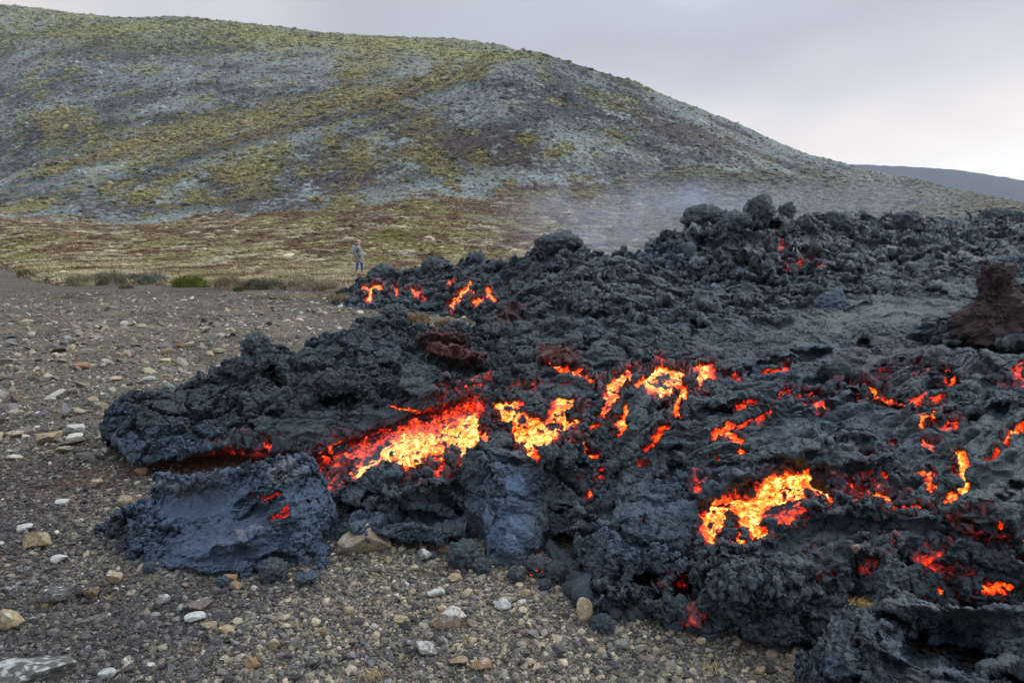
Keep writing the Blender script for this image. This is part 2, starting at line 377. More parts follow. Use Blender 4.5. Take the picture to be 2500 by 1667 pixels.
# base colours of the crust
GREY = np.array((0.058, 0.082, 0.098)); BLUE = np.array((0.064, 0.104, 0.162)); RED = np.array((0.060, 0.020, 0.019)); PALE = np.array((0.078, 0.106, 0.116)); PURP = np.array((0.082, 0.070, 0.088))
def rot2(x, y, a): c, s = math.cos(a), math.sin(a); return x * c + y * s, -x * s + y * c

def lava_sheet(name, x0, x1, step, crest, bottom, ctrl, hot=None, feats=(), paints=(), under=0.5, back=0.8, rows=None,
               rough=1.0, style=None, jag=0.0, base=GREY, rope=(), big=1.0, underdrop=True, parent=None, seed=0, under_red_light=(), calm=()):
    crest = np.array(crest, float); bottom = np.array(bottom, float)
    xa = min(x1, 2570); px = np.linspace(x0, xa, int((xa - x0) / step) + 1)
    if x1 > xa: px = np.concatenate([px, np.arange(xa + 2, x1, 4.0)])      # coarser beyond the frame
    nc = len(px)
    yc = np.interp(px, crest[:, 0], crest[:, 1]); yb = np.interp(px, bottom[:, 0], bottom[:, 1])
    yc = yc + jag * fbm(np.stack([px / 60, px * 0 + seed, px * 0], -1), 4, 61 + seed, .6)
    yb = yb + 7 * fbm(np.stack([px / 45, px * 0 + seed + 5, px * 0], -1), 3, 67 + seed, .6)
    nr = rows or int(np.max(yb - yc) / step)
    nb, nu = 26, 26
    cc = []
    for x, y, t in ctrl:
        if t is None: t = float(ground_t(x, y, 0.0))
        cc.append((x, y, 1.0 / t))
    # rows are packed closer where the sheet is seen at a grazing angle
    v = np.linspace(0, 1, 200); k = max(1, nc // 60)
    a_ = yb[::k, None] + (yc - yb)[::k, None] * v[None]; b_ = np.repeat(px[::k, None], 200, 1)
    Pc = world(b_, a_, 1.0 / np.maximum(tps(cc, b_, a_), 1 / 60.0)); tc_ = 1.0 / np.maximum(tps(cc, b_, a_), 1 / 60.0)
    seg = (np.linalg.norm(np.diff(Pc, axis=1), axis=-1) * F / tc_[:, 1:]).mean(0)
    pxs = np.abs(np.diff(a_, axis=1)).mean(0)
    den = 0.35 * pxs / pxs.sum() * 1.0 + 0.65 * seg / seg.sum()
    cum = np.r_[0, np.cumsum(den)]; cum /= cum[-1]
    nr = int(nr * 1.25)
    v = np.interp(np.linspace(0, 1, nr), cum, v)
    PX = np.repeat(px[:, None], nr, 1); PY = yb[:, None] + (yc - yb)[:, None] * v[None]
    D = tps(cc, PX, PY)
    T = 1.0 / np.maximum(D, 1 / 60.0)
    heat, pat = heat_field(PX, PY, hot) if hot else (np.zeros_like(PX), np.zeros_like(PX))
    P = world(PX, PY, T)
    # extend over the back and under the foot
    hd = P[:, -1] * np.array((1, 1, 0)); hd /= np.linalg.norm(hd, axis=-1, keepdims=True)
    s = np.linspace(0, 1, nb + 1)[1:]
    top = P[:, -1]
    bl_ = np.clip(top[:, 2] * 1.2 + .1, .15, back)
    Bk = top[:, None] + hd[:, None] * (s[None, :, None] * bl_[:, None, None]); Bk[..., 2] = top[:, None, 2] - (top[:, None, 2] + 0.2) * (.55 * s + .45 * s ** 2)[None]
    hd0 = P[:, 0] * np.array((1, 1, 0)); hd0 /= np.linalg.norm(hd0, axis=-1, keepdims=True)
    s2 = np.linspace(1, 0, nu + 1)[:-1]
    ft = P[:, 0]
    Un = ft[:, None] + hd0[:, None] * (s2[:, None] * under)[None]; Un[..., 2] = ft[:, None, 2] - ((ft[:, None, 2] + 0.15) * (s2 ** (1.0 if underdrop else 3.0))[None])
    P = np.concatenate([Un, P, Bk], 1)
    ext = lambda A: np.concatenate([np.repeat(A[:, :1], nu, 1), A, np.repeat(A[:, -1:], nb, 1)], 1)
    T = ext(T); PX = ext(PX); PYm = ext(PY)
    fadeb = np.concatenate([0.3 + 0.7 * np.linspace(0, 1, nu) ** 1.5, np.ones(nr), np.linspace(1, 0, nb) ** 1.5])[None, :]
    heat = ext(heat) * np.concatenate([np.linspace(0.2, 1, nu), np.ones(nr), np.zeros(nb)])[None, :]; pat = ext(pat)
    for ux0, ux1, uh_ in under_red_light:  # red light on the lip's underside, put in as emission
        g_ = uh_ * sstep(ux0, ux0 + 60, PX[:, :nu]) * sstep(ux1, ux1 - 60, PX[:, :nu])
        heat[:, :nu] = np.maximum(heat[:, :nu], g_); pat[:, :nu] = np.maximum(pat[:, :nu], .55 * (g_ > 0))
    P = P.astype(np.float32)
    N = grid_normals(P)
    view = P - np.array((0, 0, CAM_H), np.float32)
    if (N[:, nu + nr // 2] * view[:, nu + nr // 2]).sum() > 0: flip = -1.0
    else: flip = 1.0
    N = N * flip
    px_m = F / T                                        # frame pixels per metre
    # large painted relief
    disp = np.zeros_like(T)
    Q = np.stack([PX / 1000, PYm / 1000, PX * 0 + seed], -1)
    wx = 10 * pn(Q * 22, 71) + 5 * pn(Q * 60, 72); wy = 10 * pn(Q * 22, 73) + 5 * pn(Q * 60, 74)
    hole = np.zeros_like(T)
    for f in feats:
        fx, fy, rx, ry, ang, amp = f[:6]; edge = f[6] if len(f) > 6 else 0.0
        dx, dy = rot2(PX + wx - fx, -(PYm + wy - fy), R(ang))
        r = np.sqrt((dx / rx) ** 2 + (dy / ry) ** 2)
        g = np.where(r < 1, (1 - r * r) ** 1.5, 0) if edge == 0 else 1 - sstep(1 - edge, 1 + edge * .3, r)
        disp += amp * g * ((1.9 if amp < -.11 else 1.45) if name != 'distant_lava_flow' else 1.0)
        if amp < -0.05: hole = np.maximum(hole, g)
    cal = np.zeros_like(T)
    for fx, fy, rx, ry, ang, amp in calm:
        dx, dy = rot2(PX + wx - fx, -(PYm + wy - fy), R(ang))
        cal = np.maximum(cal, amp * (1 - sstep(0.6, 1.1, np.sqrt((dx / rx) ** 2 + (dy / ry) ** 2))))
    # sink the molten areas below the crust
    hotm = sstep(0.30, 0.62, heat)
    disp = disp * (1 - .85 * hotm) - 0.09 * hotm * np.clip(T / 5, .6, 1.6)
    away = (P - np.array((0, 0, CAM_H), np.float32)); away /= np.linalg.norm(away, axis=-1, keepdims=True)
    P = P - away * disp[..., None]
    N = grid_normals(P) * flip
    rgh = rough * (1 - 0.6 * cal) * (1 - .3 * hotm)
    # stage 1: big lumps
    W = P + 0.16 * np.stack([pn(P * 2.3, 1 + seed), pn(P * 2.3, 2 + seed), pn(P * 2.3, 3 + seed)], -1)
    d1 = -billow(W * 1.9, 11 + seed) * 0.055 * big + fbm(W * 1.2, 2, 15 + seed) * 0.06 * big
    d1 -= billow(W * np.array((4.6, 4.6, 5.6), np.float32), 12 + seed) * 0.034
    WP = P + 0.22 * np.stack([fbm(P * 2.0, 3, 51 + seed), fbm(P * 2.0, 3, 52 + seed), fbm(P * 2.0, 3, 53 + seed)], -1)
    rm_ = np.zeros_like(T)
    d1base = d1
    for fx, fy, rx, ry, ang, amp, lam in rope:
        dx, dy = rot2(PX + 2 * wx - fx, -(PYm + 2 * wy - fy), R(ang)); rm_ = np.maximum(rm_, 1 - sstep(0.5, 1.1, np.sqrt((dx / rx) ** 2 + (dy / ry) ** 2)))
    d1 = d1base * (1 - .55 * rm_)
    pk_ = (1 - .8 * rm_) * (1 - .7 * cal) * (1 - .6 * hotm)
    p1, p2, pc_ = worley(WP * np.array((1.9, 1.9, 3.0), np.float32) / big ** .5, 55 + seed)
    d1 += ((pc_ - .5) * 0.15 * sstep(0, .16, p2 - p1) - 0.085 * sstep(.13, 0, p2 - p1)) * big ** .7 * pk_
    q1, q2, qc_ = worley(WP * np.array((4.6, 4.6, 7.0), np.float32) / big ** .5, 56 + seed)
    d1 += ((qc_ - .5) * 0.035 * sstep(0, .16, q2 - q1) - 0.03 * sstep(.12, 0, q2 - q1)) * big ** .7 * pk_
    for fx, fy, rx, ry, ang, amp, lam in rope:           # folds pulled out along the flow direction
        dx, dy = rot2(PX + 2 * wx - fx, -(PYm + 2 * wy - fy), R(ang))
        g = 1 - sstep(0.55, 1.15, np.sqrt((dx / rx) ** 2 + (dy / ry) ** 2))
        bend = 22 * pn(Q * 9, 81) + 9 * pn(Q * 24, 82)
        al, pe = rot2(PX - fx, -(PYm - fy), R(ang)); pe = pe + bend - 0.0006 * al * al * (rx < 260)
        U = np.stack([al / (lam * 7.0), pe / lam, PX * 0 + fx * .01], -1)
        b = np.abs(pn(U, 83)) * 1.6; b2 = np.abs(pn(U * np.array((2.1, 2.3, 1), np.float32), 84)) * 1.6
        d1 += 1.35 * g * amp * (np.minimum(b, 1) - 0.45 + 0.4 * (np.minimum(b2, 1) - .45))
    Mx = N - 1.2 * away; Mx /= np.linalg.norm(Mx, axis=-1, keepdims=True)
    P = P + Mx * (d1 * rgh * fadeb)[..., None]
    rope_calm = 1 - .4 * rm_
    N = grid_normals(P) * flip
    # stage 2: clinker lumps
    W = P + 0.035 * np.stack([pn(P * 9, 4 + seed), pn(P * 9, 5 + seed), pn(P * 9, 6 + seed)], -1)
    cell = np.sqrt(np.linalg.norm(np.gradient(P, axis=1), axis=-1) * step / F * T)
    def oct(lam): return sstep(1.4, 3.2, lam / cell)
    f1, f2, ic = worley(W * np.array((7.5, 7.5, 9), np.float32), 21 + seed)
    reg = .12 + .88 * sstep(-0.05, 0.35, fbm(P * 1.5, 2, 31 + seed))     # rubbly or smooth crust
    d2 = ((0.55 - f1) * 0.034 * (0.35 + .9 * ic) * (0.35 + .65 * reg)) * oct(.13)
    d2 -= billow(W * 13, 22 + seed) * 0.011 * oct(.075)
    crk = sstep(0.10, 0.0, f2 - f1) * 0.03 * reg * oct(.13); d2 -= crk
    d2 += (np.abs(fbm(W * 9 + 4, 5, 26 + seed, .62)) - .15) * -0.06 * oct(.08)
    rg = (0.62 + 0.6 * reg) * rope_calm
    P = P + N * (d2 * rgh * rg * fadeb)[..., None]
    N = grid_normals(P) * flip
    g1, g2, gc = worley(P * 26, 23 + seed)
    d3 = (0.5 - g1) * 0.019 * (0.4 + gc) * oct(.036)
    d3 -= billow(P * 34 + 7, 24 + seed) * 0.009 * oct(.03)
    d3 += fbm(P * 75, 2, 25 + seed) * 0.010 * oct(.013)
    # far away the same roughness in larger steps
    far = sstep(5.5, 12, T)
    h1, h2, hc = worley(P * np.array((2.6, 2.6, 3.6), np.float32), 27 + seed) if far.max() > 0.02 else (0, 0, 0)
    if far.max() > .02:
        d3 = d3 + far * ((0.55 - h1) * 0.34 * hc - billow(P * 4.2, 28 + seed) * 0.075 - billow(P * 10, 29 + seed) * 0.04) * (0.35 + .65 * reg)
    P = P + N * (d3 * rgh * rg * fadeb)[..., None]
    # heat is broken up by floating crust lumps and deepened in cracks
    cr1 = fbm(W * 5.5 + 9, 4, 91 + seed, .62)
    crust = sstep(0.08, 0.17, .8 * cr1 + .5 * fbm(W * 17 + 3, 3, 92 + seed, .6) + (pat - .5) * .30) * sstep(0.05, .3, pat)
    heat = heat * np.where(heat > .6, 1 + .22 * fbm(P * 3.2 + 1, 3, 94 + seed), 1)
    heat = heat * (1 - 0.80 * crust * sstep(.25, .6, heat))
    low = sstep(0.0, 0.02, -(d2 + d3))
    low2 = sstep(-.005, 0.035, -(d1 + d2 + d3))
    heat = heat * np.where(heat < 0.58, 0.30 + .45 * low + 0.45 * low2, 0.97 + 0.04 * low)
    heat *= (1 - .0 * hole)
    # colours
    n0 = fbm(P * 1.3 + 5, 3, 95)[..., None]; n1 = fbm(P * 4 + 8, 3, 96)[..., None]
    C = base * (1 + 0.22 * n0 + .25 * n1)
    bl = sstep(-0.1, .5, fbm(P * 0.9 + 2, 3, 97))[..., None] * 0.5
    C = C * (1 - bl) + BLUE * bl * .95
    pu = sstep(0.25, .6, fbm(P * 2.1 + 22, 3, 98))[..., None] * 0.45
    C = C * (1 - pu) + PURP * pu
    for fx, fy, rx, ry, ang, col, st in paints:
        dx, dy = rot2(PX + 2 * wx - fx, -(PYm + 2 * wy - fy), R(ang))
        g = (1 - sstep(0.45, 1.15, np.sqrt((dx / rx) ** 2 + (dy / ry) ** 2)))[..., None] * st
        C = C * (1 - g) + np.asarray(col) * g * (1 + .3 * n1)
    C = np.clip(C, .004, .5)
    ncol, nrow = P.shape[:2]
    Fc = grid_faces(ncol, nrow)
    if flip < 0: Fc = Fc[:, ::-1]
    V = P.reshape(-1, 3); H = heat.reshape(-1).astype(np.float32); C = C.reshape(-1, 3)
    fh = H[Fc].mean(1)
    hotf = (fh > 0.55).reshape(ncol - 1, nrow - 1)
    lab = label_cells(hotf)
    lab = lab.reshape(-1)
    ids, cnt = np.unique(lab[lab > 0], return_counts=True)
    keep = ids[np.argsort(-cnt)][:80]; keep = [i for i in keep if cnt[list(ids).index(i)] >= 60]
    molten = np.isin(lab, keep)
    o = bpy.data.objects.new(name, None); link(o)
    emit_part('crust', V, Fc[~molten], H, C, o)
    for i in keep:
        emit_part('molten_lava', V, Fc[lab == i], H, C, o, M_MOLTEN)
    return o, P
def label_cells(m):
    """connected areas of a boolean grid"""
    lab = np.zeros(m.shape, np.int32)
    idx = np.argwhere(m); S = set(map(tuple, idx.tolist())); k = 0
    while S:
        k += 1; st = [S.pop()]
        while st:
            i, j = st.pop(); lab[i, j] = k
            for q in ((i + 1, j), (i - 1, j), (i, j + 1), (i, j - 1)):
                if q in S: S.remove(q); st.append(q)
    return lab
def emit_part(name, V, Fc, H, C, parent, mat=None):
    u, inv = np.unique(Fc, return_inverse=True)
    return mesh_np(name, V[u], inv.reshape(Fc.shape), mat or M_LAVA, parent, {'incand': H[u]}, C[u])

# ------------------------------------------------------------------ the lava bodies
import os
Q_ = 1.65                       # grid spacing in frame pixels
# shared lie of the near flow: (frame x, frame y, distance along the lens axis)
NEAR = [(260,1060,5.7),(325,1130,5.25),(480,1105,5.25),(700,1100,5.15),(790,1115,5.1),(300,960,6.1),(450,930,6.2),(580,840,6.5),(700,835,6.5),(860,775,7.0),(970,752,7.4),
        (450,1030,5.5),(700,980,5.55),(900,1000,5.35),(850,880,6.0),(1000,850,6.3),(1100,800,7.3),(1000,1040,5.2),(1170,1000,5.05),(1100,920,5.5),
        (1300,1060,4.75),(1300,960,5.2),(1300,880,5.9),(1250,760,8.0),(1400,700,9.0),(1430,640,10.2),(1580,650,10.4),(1400,1300,3.85),(1330,1340,4.0),(1250,1200,4.65),
        (1400,1440,3.5),(1600,1530,3.17),(1600,1300,3.55),(1600,1150,4.2),(1500,1100,4.5),(1600,1050,4.6),(1500,950,5.1),(1600,900,5.5),(1600,800,7.0),(1650,690,9.6),
        (1960,1600,2.95),(1850,1450,3.05),(2100,1400,3.08),(1850,1250,3.65),(2100,1200,3.7),(2100,1050,4.35),(1850,1050,4.4),(2100,900,5.2),(1850,900,5.4),(2100,800,6.6),(2100,670,9.2),(1900,690,9.4),
        (2500,1600,3.1),(2200,1620,3.2),(2350,1520,3.15),(2500,1420,3.05),(2500,1200,3.35),(2500,1050,4.0),(2500,900,4.9),(2500,780,6.3),(2500,640,8.8),(3000,640,8.6),(3000,900,4.8),(3000,1200,3.4),(3000,1600,2.9),(2300,640,9.0),(2300,800,6.5),(2300,1300,3.25),(2300,1100,4.0),(1150,1250,4.8),(1200,1370,4.4)]
crest_near = [(255,1052),(270,1010),(290,985),(330,962),(370,955),(440,935),(500,925),(530,900),(560,862),(585,858),(592,832),(625,825),(680,835),(705,842),(730,852),(745,832),(790,812),(830,808),(860,785),(880,770),(930,758),(960,750),(1000,772),(1030,786),(1100,800),(1170,790),(1250,765),(1300,738),(1360,700),(1420,640),(1470,622),(1520,618),(1580,650),(1700,690),(1900,700),(2100,672),(2300,640),(2660,600)]
bottom_near = [(255,1062),(275,1085),(320,1132),(360,1126),(440,1108),(480,1098),(560,1082),(640,1090),(700,1094),(780,1108),(830,1078),(880,1058),(950,1034),(1000,1012),(1080,984),(1150,958),(1185,1030),(1250,1290),(1290,1352),(1340,1372),(1385,1400),(1430,1450),(1460,1540),(1520,1548),(1570,1520),(1640,1535),(1720,1552),(1800,1520),(1860,1575),(1930,1600),(1985,1640),(2040,1720),(2660,1760)]
near_feats = [  # x, y, rx, ry, angle, outward metres (negative = hollow), edge
    (668,920,24,30,70,-.20,.3),(462,981,17,26,0,-.13,.4),(555,922,30,13,-15,-.10,.4),(808,973,66,13,3,-.16,.35),(500,945,70,10,8,-.08,.4),(590,1040,34,9,0,-.06,.5),
    (1380,1331,40,31,0,-.30,.25),(1582,1408,52,18,22,-.22,.3),(1678,1437,40,42,-20,-.24,.3),(1700,1560,60,16,-10,-.12,.4),(1640,1340,30,12,40,-.07,.4),
    (2107,837,20,15,0,-.16,.3),(1710,790,28,10,-20,-.10,.5),(1480,800,50,9,12,-.08,.5),(1450,690,60,10,-30,-.08,.5),
    (808,918,95,52,-5,.13,0),(650,870,60,42,0,.10,0),(620,845,34,26,0,.08,0),(880,790,90,40,10,.10,0),(400,1000,90,40,20,.08,0),(350,1080,90,40,15,.06,0),
    (1020,920,72,62,-30,.10,.35),(1113,845,100,30,-14,.20,.45),(1113,893,90,22,-14,-.13,.5),(1362,866,62,24,-8,.15,.45),(1365,893,55,12,-10,-.10,.5),
    (1425,1010,40,48,0,.10,.6),(1360,1090,85,75,0,.20,0),(1345,1130,55,60,0,.10,.5),(1420,1060,40,36,0,.09,.6),(1560,1050,190,60,48,.13,0),(1660,1010,110,50,62,.12,0),
    (1500,1300,140,90,50,.10,0),(1470,1480,75,80,0,.13,0),(1640,1490,80,50,0,.10,0),(1410,1245,45,40,0,.08,.6),
    (1740,1200,60,30,20,.10,.6),(1800,1175,110,26,22,.15,.55),(1880,1130,120,34,22,.18,.5),(2010,1110,160,34,-3,.17,.5),(2150,1110,60,40,0,.08,0),
    (1870,1290,200,52,26,.12,0),(2050,1230,120,40,-5,.13,.6),(2180,1230,160,36,-12,.12,0),
    (1550,940,45,40,0,.08,.6),(1690,930,50,40,0,.10,0),(1850,870,150,24,10,.10,.6),(2040,900,34,28,0,.09,.6),(2200,880,120,24,3,.12,.6),(2330,900,70,110,30,.18,0),(2420,1080,170,80,35,.16,0),(2440,1240,120,60,0,.16,.5),
    (1950,1400,160,70,10,.12,0),(2110,1330,120,50,0,.10,0),(1800,1420,80,90,0,.12,0),
    (2000,730,110,40,12,.10,0),(1500,640,110,50,10,.22,0),(1680,740,90,30,-15,.15,0),(2080,620,100,60,0,.10,0),(1300,800,120,30,5,.12,0),
    (2270,830,100,22,5,-.10,.5),(2400,850,110,16,0,-.22,.4),(2190,980,50,16,15,-.08,.5),(1500,1180,14,70,-25,-.06,.5),(1640,1130,12,60,-20,-.05,.5)]
rng2 = np.random.default_rng(21)
for _ in range(45):      # random plates, bosses and pits over the upper flow
    x_, y_ = rng2.uniform(1150, 2600), rng2.uniform(690, 1000)
    r_ = rng2.uniform(14, 50); a_ = rng2.uniform(-25, 30)
    near_feats.append((x_, y_, r_ * 1.6, r_ * .6, a_, rng2.uniform(.03, .10), rng2.choice([0, .5])))
    if rng2.random() < .6: near_feats.append((x_ + 4, y_ + r_ * .62, r_ * 1.4, r_ * .22, a_, -rng2.uniform(.03, .10), .5))
for _ in range(60):
    x_, y_ = rng2.uniform(300, 2500), rng2.uniform(880, 1600)
    r_ = rng2.uniform(10, 34); a_ = rng2.uniform(-30, 40)
    near_feats.append((x_, y_, r_ * 1.5, r_ * .7, a_, rng2.uniform(.01, .05), rng2.choice([0, .5])))
    near_feats.append((x_ + 3, y_ + r_ * .7, r_ * 1.2, r_ * .25, a_, -rng2.uniform(.015, .06), .5))
OXID = np.array((.110, .022, .018))
near_paint = [(1113,850,110,38,-14,OXID,.85),(1362,866,66,28,-8,OXID,.85),(1240,768,50,24,0,OXID,.6),(2180,880,190,60,0,PURP*1.15,.7),(1700,880,60,40,0,PURP*.9,.6),(1150,960,260,50,12,PURP*.8,.55),
    (1750,720,500,60,0,PALE,.5),(2150,760,280,60,8,PALE*1.12,.8),(1480,690,110,60,0,PALE*.95,.7),(420,1085,150,50,10,BLUE*1.25,.8),(300,1040,50,60,0,BLUE*1.5,.6),(2290,690,150,80,0,PALE,.6),
    (1600,1250,200,60,35,BLUE,.5),(1620,1340,160,50,0,BLUE*1.2,.6),(2430,1130,150,110,30,PALE*1.15,.8),(1900,1280,250,60,10,GREY*1.15,.7),(1950,1100,260,60,0,PALE*.95,.5),(2300,980,120,150,40,PALE,.5)]
near_rope = [(2050,1020,560,170,16,.085,30),(1990,940,420,90,12,.055,22),(1950,1130,300,70,12,.055,24),(1560,1100,200,110,52,.045,26),(2400,1100,220,150,38,.07,28),(1900,840,400,70,5,.06,24),(2200,750,280,50,14,.06,22),(1560,1000,140,70,60,.05,24),(2050,1290,350,110,14,.055,28),(850,1030,300,50,4,.03,26)]
near_calm = [(1020,930,66,50,-30,.8),(2150,755,240,50,8,.45),(2430,1150,110,110,30,.5),(1600,1230,110,140,40,.35)]
PCH = {}
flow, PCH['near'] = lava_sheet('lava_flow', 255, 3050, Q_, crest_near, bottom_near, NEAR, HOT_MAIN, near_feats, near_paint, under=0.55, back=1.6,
                  style=None, jag=11, rope=near_rope, calm=near_calm, underdrop=False, under_red_light=((790, 1200, .66), (330, 800, .46)))
tag(flow, 'broad dark grey lava flow with a large arched orange opening', 'lava flow')

under_ctrl = [(340,1120,5.9),(600,1090,6.2),(780,1090,5.6),(770,1150,5.3),(400,1200,5.5),(600,1180,5.7),(830,1190,4.55),(860,1150,4.7),(930,1110,4.85),(1000,1080,4.95),(1150,1010,5.15),(1200,1000,5.2),(1100,1110,4.5),(900,1190,4.35),(1050,1150,4.35),(900,1335,4.1),(1000,1250,4.1),(1180,1150,4.4),(1180,1290,4.25),(820,1300,4.2),(1080,1330,4.1),(1240,1150,4.4),(1240,1300,4.3),(1050,1000,5.5),(850,1060,5.5)]
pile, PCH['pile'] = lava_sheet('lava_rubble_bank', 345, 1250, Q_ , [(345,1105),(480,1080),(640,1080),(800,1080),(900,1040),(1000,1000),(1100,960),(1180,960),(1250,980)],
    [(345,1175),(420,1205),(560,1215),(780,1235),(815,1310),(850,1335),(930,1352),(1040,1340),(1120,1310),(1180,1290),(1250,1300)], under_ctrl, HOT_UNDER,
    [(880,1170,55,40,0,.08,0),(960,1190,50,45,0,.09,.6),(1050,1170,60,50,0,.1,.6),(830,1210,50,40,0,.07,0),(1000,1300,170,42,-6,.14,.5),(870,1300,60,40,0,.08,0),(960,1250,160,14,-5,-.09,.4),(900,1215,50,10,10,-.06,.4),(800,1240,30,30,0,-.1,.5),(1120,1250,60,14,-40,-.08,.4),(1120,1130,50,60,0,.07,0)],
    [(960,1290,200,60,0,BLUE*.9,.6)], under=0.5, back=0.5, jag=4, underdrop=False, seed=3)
tag(pile, 'bank of dark rubbly lava below the bright orange channel, beside the blue-grey buttress', 'lava rubble')

slab_crest = [(232,1288),(262,1268),(300,1240),(345,1222),(368,1212),(372,1190),(385,1166),(420,1162),(480,1158),(520,1150),(560,1146),(605,1135),(650,1120),(700,1108),(745,1105),(772,1112),(782,1135),(800,1165),(812,1200),(822,1270),(826,1330)]
slab_bot = [(232,1296),(250,1322),(275,1362),(320,1372),(360,1395),(372,1398),(420,1400),(480,1404),(540,1408),(600,1404),(640,1412),(700,1408),(760,1395),(800,1380),(826,1345)]
slab_ctrl = [(232,1290,4.2),(300,1250,4.12),(400,1170,4.22),(560,1150,4.16),(700,1110,4.18),(770,1120,4.3),(815,1220,4.2),(825,1340,4.0),(360,1395,3.72),(640,1410,3.66),(800,1385,3.78),(450,1250,4.12),(600,1240,4.02),(720,1230,3.95),(600,1320,3.74),(430,1330,3.86),(280,1340,3.98),(740,1330,3.82)]
slab, PCH['slab'] = lava_sheet('lava_slab', 232, 826, Q_ * .9, slab_crest, slab_bot, slab_ctrl, HOT_SLAB,
    [(490,1215,130,50,10,-.07,0),(650,1190,110,30,25,.06,.6),(700,1240,60,60,0,.06,0),(640,1290,150,18,22,.05,.5),(560,1330,150,24,14,.06,.6),(740,1300,50,60,0,.05,0),(690,1365,60,24,0,-.07,.5),(320,1300,60,40,0,.05,0),(420,1172,60,12,5,.04,.6),(520,1385,160,16,-4,.05,.6),(400,1300,60,14,-10,-.04,.5),(630,1245,70,10,25,-.05,.5),(615,1218,50,9,20,-.05,.5),(660,1395,90,10,0,-.08,.5)],
    [(520,1230,240,80,10,BLUE*1.15,.9),(480,1190,110,36,5,np.array((.105,.145,.20)),.85),(640,1310,260,60,10,BLUE*1.1,.8),(620,1290,90,10,20,np.array((.20,.23,.27)),.7),(700,1160,60,20,30,np.array((.17,.19,.22)),.6),(420,1165,70,7,3,np.array((.19,.21,.25)),.7),(560,1150,90,6,8,np.array((.17,.19,.23)),.6),(270,1310,50,60,0,PURP,.6)],
    under=0.12, back=0.32, jag=5, rough=.95, base=BLUE * 1.1, calm=[(490,1215,140,55,10,.95),(560,1290,90,30,15,.4)], rope=[(600,1290,260,110,18,.016,13)], seed=5, big=.6)
tag(slab, 'leaning blue-grey lava slab with a smooth scooped face, on the gravel', 'lava slab')

but_ctrl = [(1140,1110,4.35),(1160,1080,4.4),(1240,1085,4.4),(1320,1140,4.25),(1150,1230,4.1),(1230,1200,4.0),(1320,1250,4.0),(1200,1330,3.85),(1280,1330,3.8),(1200,1395,3.75),(1260,1395,3.72),(1120,1410,3.72),(1330,1200,4.2),(1300,1400,3.8)]
but, PCH['but'] = lava_sheet('lava_buttress', 1128, 1345, Q_ * .9, [(1128,1180),(1136,1110),(1145,1092),(1180,1082),(1215,1082),(1255,1094),(1290,1108),(1310,1125),(1325,1150),(1338,1200),(1345,1260)],
    [(1128,1225),(1140,1245),(1165,1262),(1185,1285),(1190,1340),(1176,1362),(1196,1392),(1222,1378),(1245,1396),(1275,1392),(1300,1370),(1318,1330),(1335,1300),(1345,1285)], but_ctrl, None,
    [(1255,1145,34,38,0,-.05,0),(1250,1110,70,14,-12,.05,.6),(1210,1170,24,24,0,.04,.6),(1180,1260,26,16,0,.04,0),(1240,1320,40,60,0,.05,0),(1200,1130,40,30,0,.04,0)],
    [(1235,1240,110,170,0,BLUE*1.15,.75),(1230,1300,70,80,0,BLUE*1.35,.8),(1262,1170,40,40,0,BLUE*1.5,.8),(1270,1120,50,14,-20,np.array((.17,.16,.175)),.6)], under=0.2, back=0.4, jag=3, rough=.7, base=GREY, calm=[(1240,1310,60,60,0,.5),(1262,1175,36,30,0,.8)], seed=7, big=.6, underdrop=True)
tag(but, 'upright blue-grey lava buttress with a hollow near its top, beside a dark cave', 'lava buttress')

fr_ctrl = [(1965,1600,2.75),(2040,1480,2.9),(2120,1460,2.92),(2150,1420,3.0),(2250,1470,2.85),(2400,1470,2.75),(2560,1470,2.6),(2000,1690,2.55),(2200,1690,2.35),(2400,1690,2.2),(2560,1690,2.1),(2200,1560,2.7),(2350,1600,2.75),(2450,1560,2.65),(2150,1600,2.5),(2300,1650,2.35),(2100,1540,2.7),(2650,1700,2.1),(2650,1470,2.6),(3000,1700,2.0),(3000,1470,2.5)]
fro, PCH['front'] = lava_sheet('folded_lava_lobe', 1950, 3050, Q_ , [(1950,1612),(1985,1590),(2030,1545),(2032,1500),(2060,1478),(2075,1470),(2130,1468),(2140,1430),(2165,1422),(2200,1440),(2230,1462),(2300,1478),(2380,1485),(2460,1475),(2500,1462),(2660,1440)],
    [(1950,1630),(1985,1660),(2030,1740),(2100,1790),(2300,1830),(2660,1850)], fr_ctrl, HOT_MAIN[-12:] and None,
    [(2215,1525,75,16,-28,-.24,.3),(2250,1585,50,40,-50,-.26,.4),(2340,1600,70,30,-12,-.16,.4),(2300,1560,60,50,0,-.08,0),(2480,1650,70,12,-6,-.12,.4),(2320,1480,180,20,-3,.08,.6),(2170,1560,24,60,20,.07,.6),(2260,1620,150,18,-20,.09,.6),(2110,1530,34,60,5,.08,.6),(2095,1620,16,80,0,-.05,.5),(2050,1590,60,80,0,.05,0),(2420,1560,70,50,0,.08,0),(2170,1440,30,36,0,.05,0),(2095,1535,8,34,5,-.05,.5)],
    [(2330,1580,160,50,0,np.array((.05,.085,.12)),.8),(2020,1640,60,30,0,BLUE*1.3,.6),(2300,1490,220,24,-5,np.array((.15,.155,.175)),.7),(2200,1640,120,30,-20,PURP*1.2,.4)], under=0.3, back=0.7, jag=4, base=GREY * 1.05, rope=[(2330,1490,220,40,-5,.014,12),(2230,1620,220,60,-25,.02,16),(2110,1580,60,120,80,.02,14)], seed=9, big=.5, rough=.85)
tag(fro, 'folded dark blue-grey lava lobe with a deep black crevice at the bottom right corner', 'lava lobe')

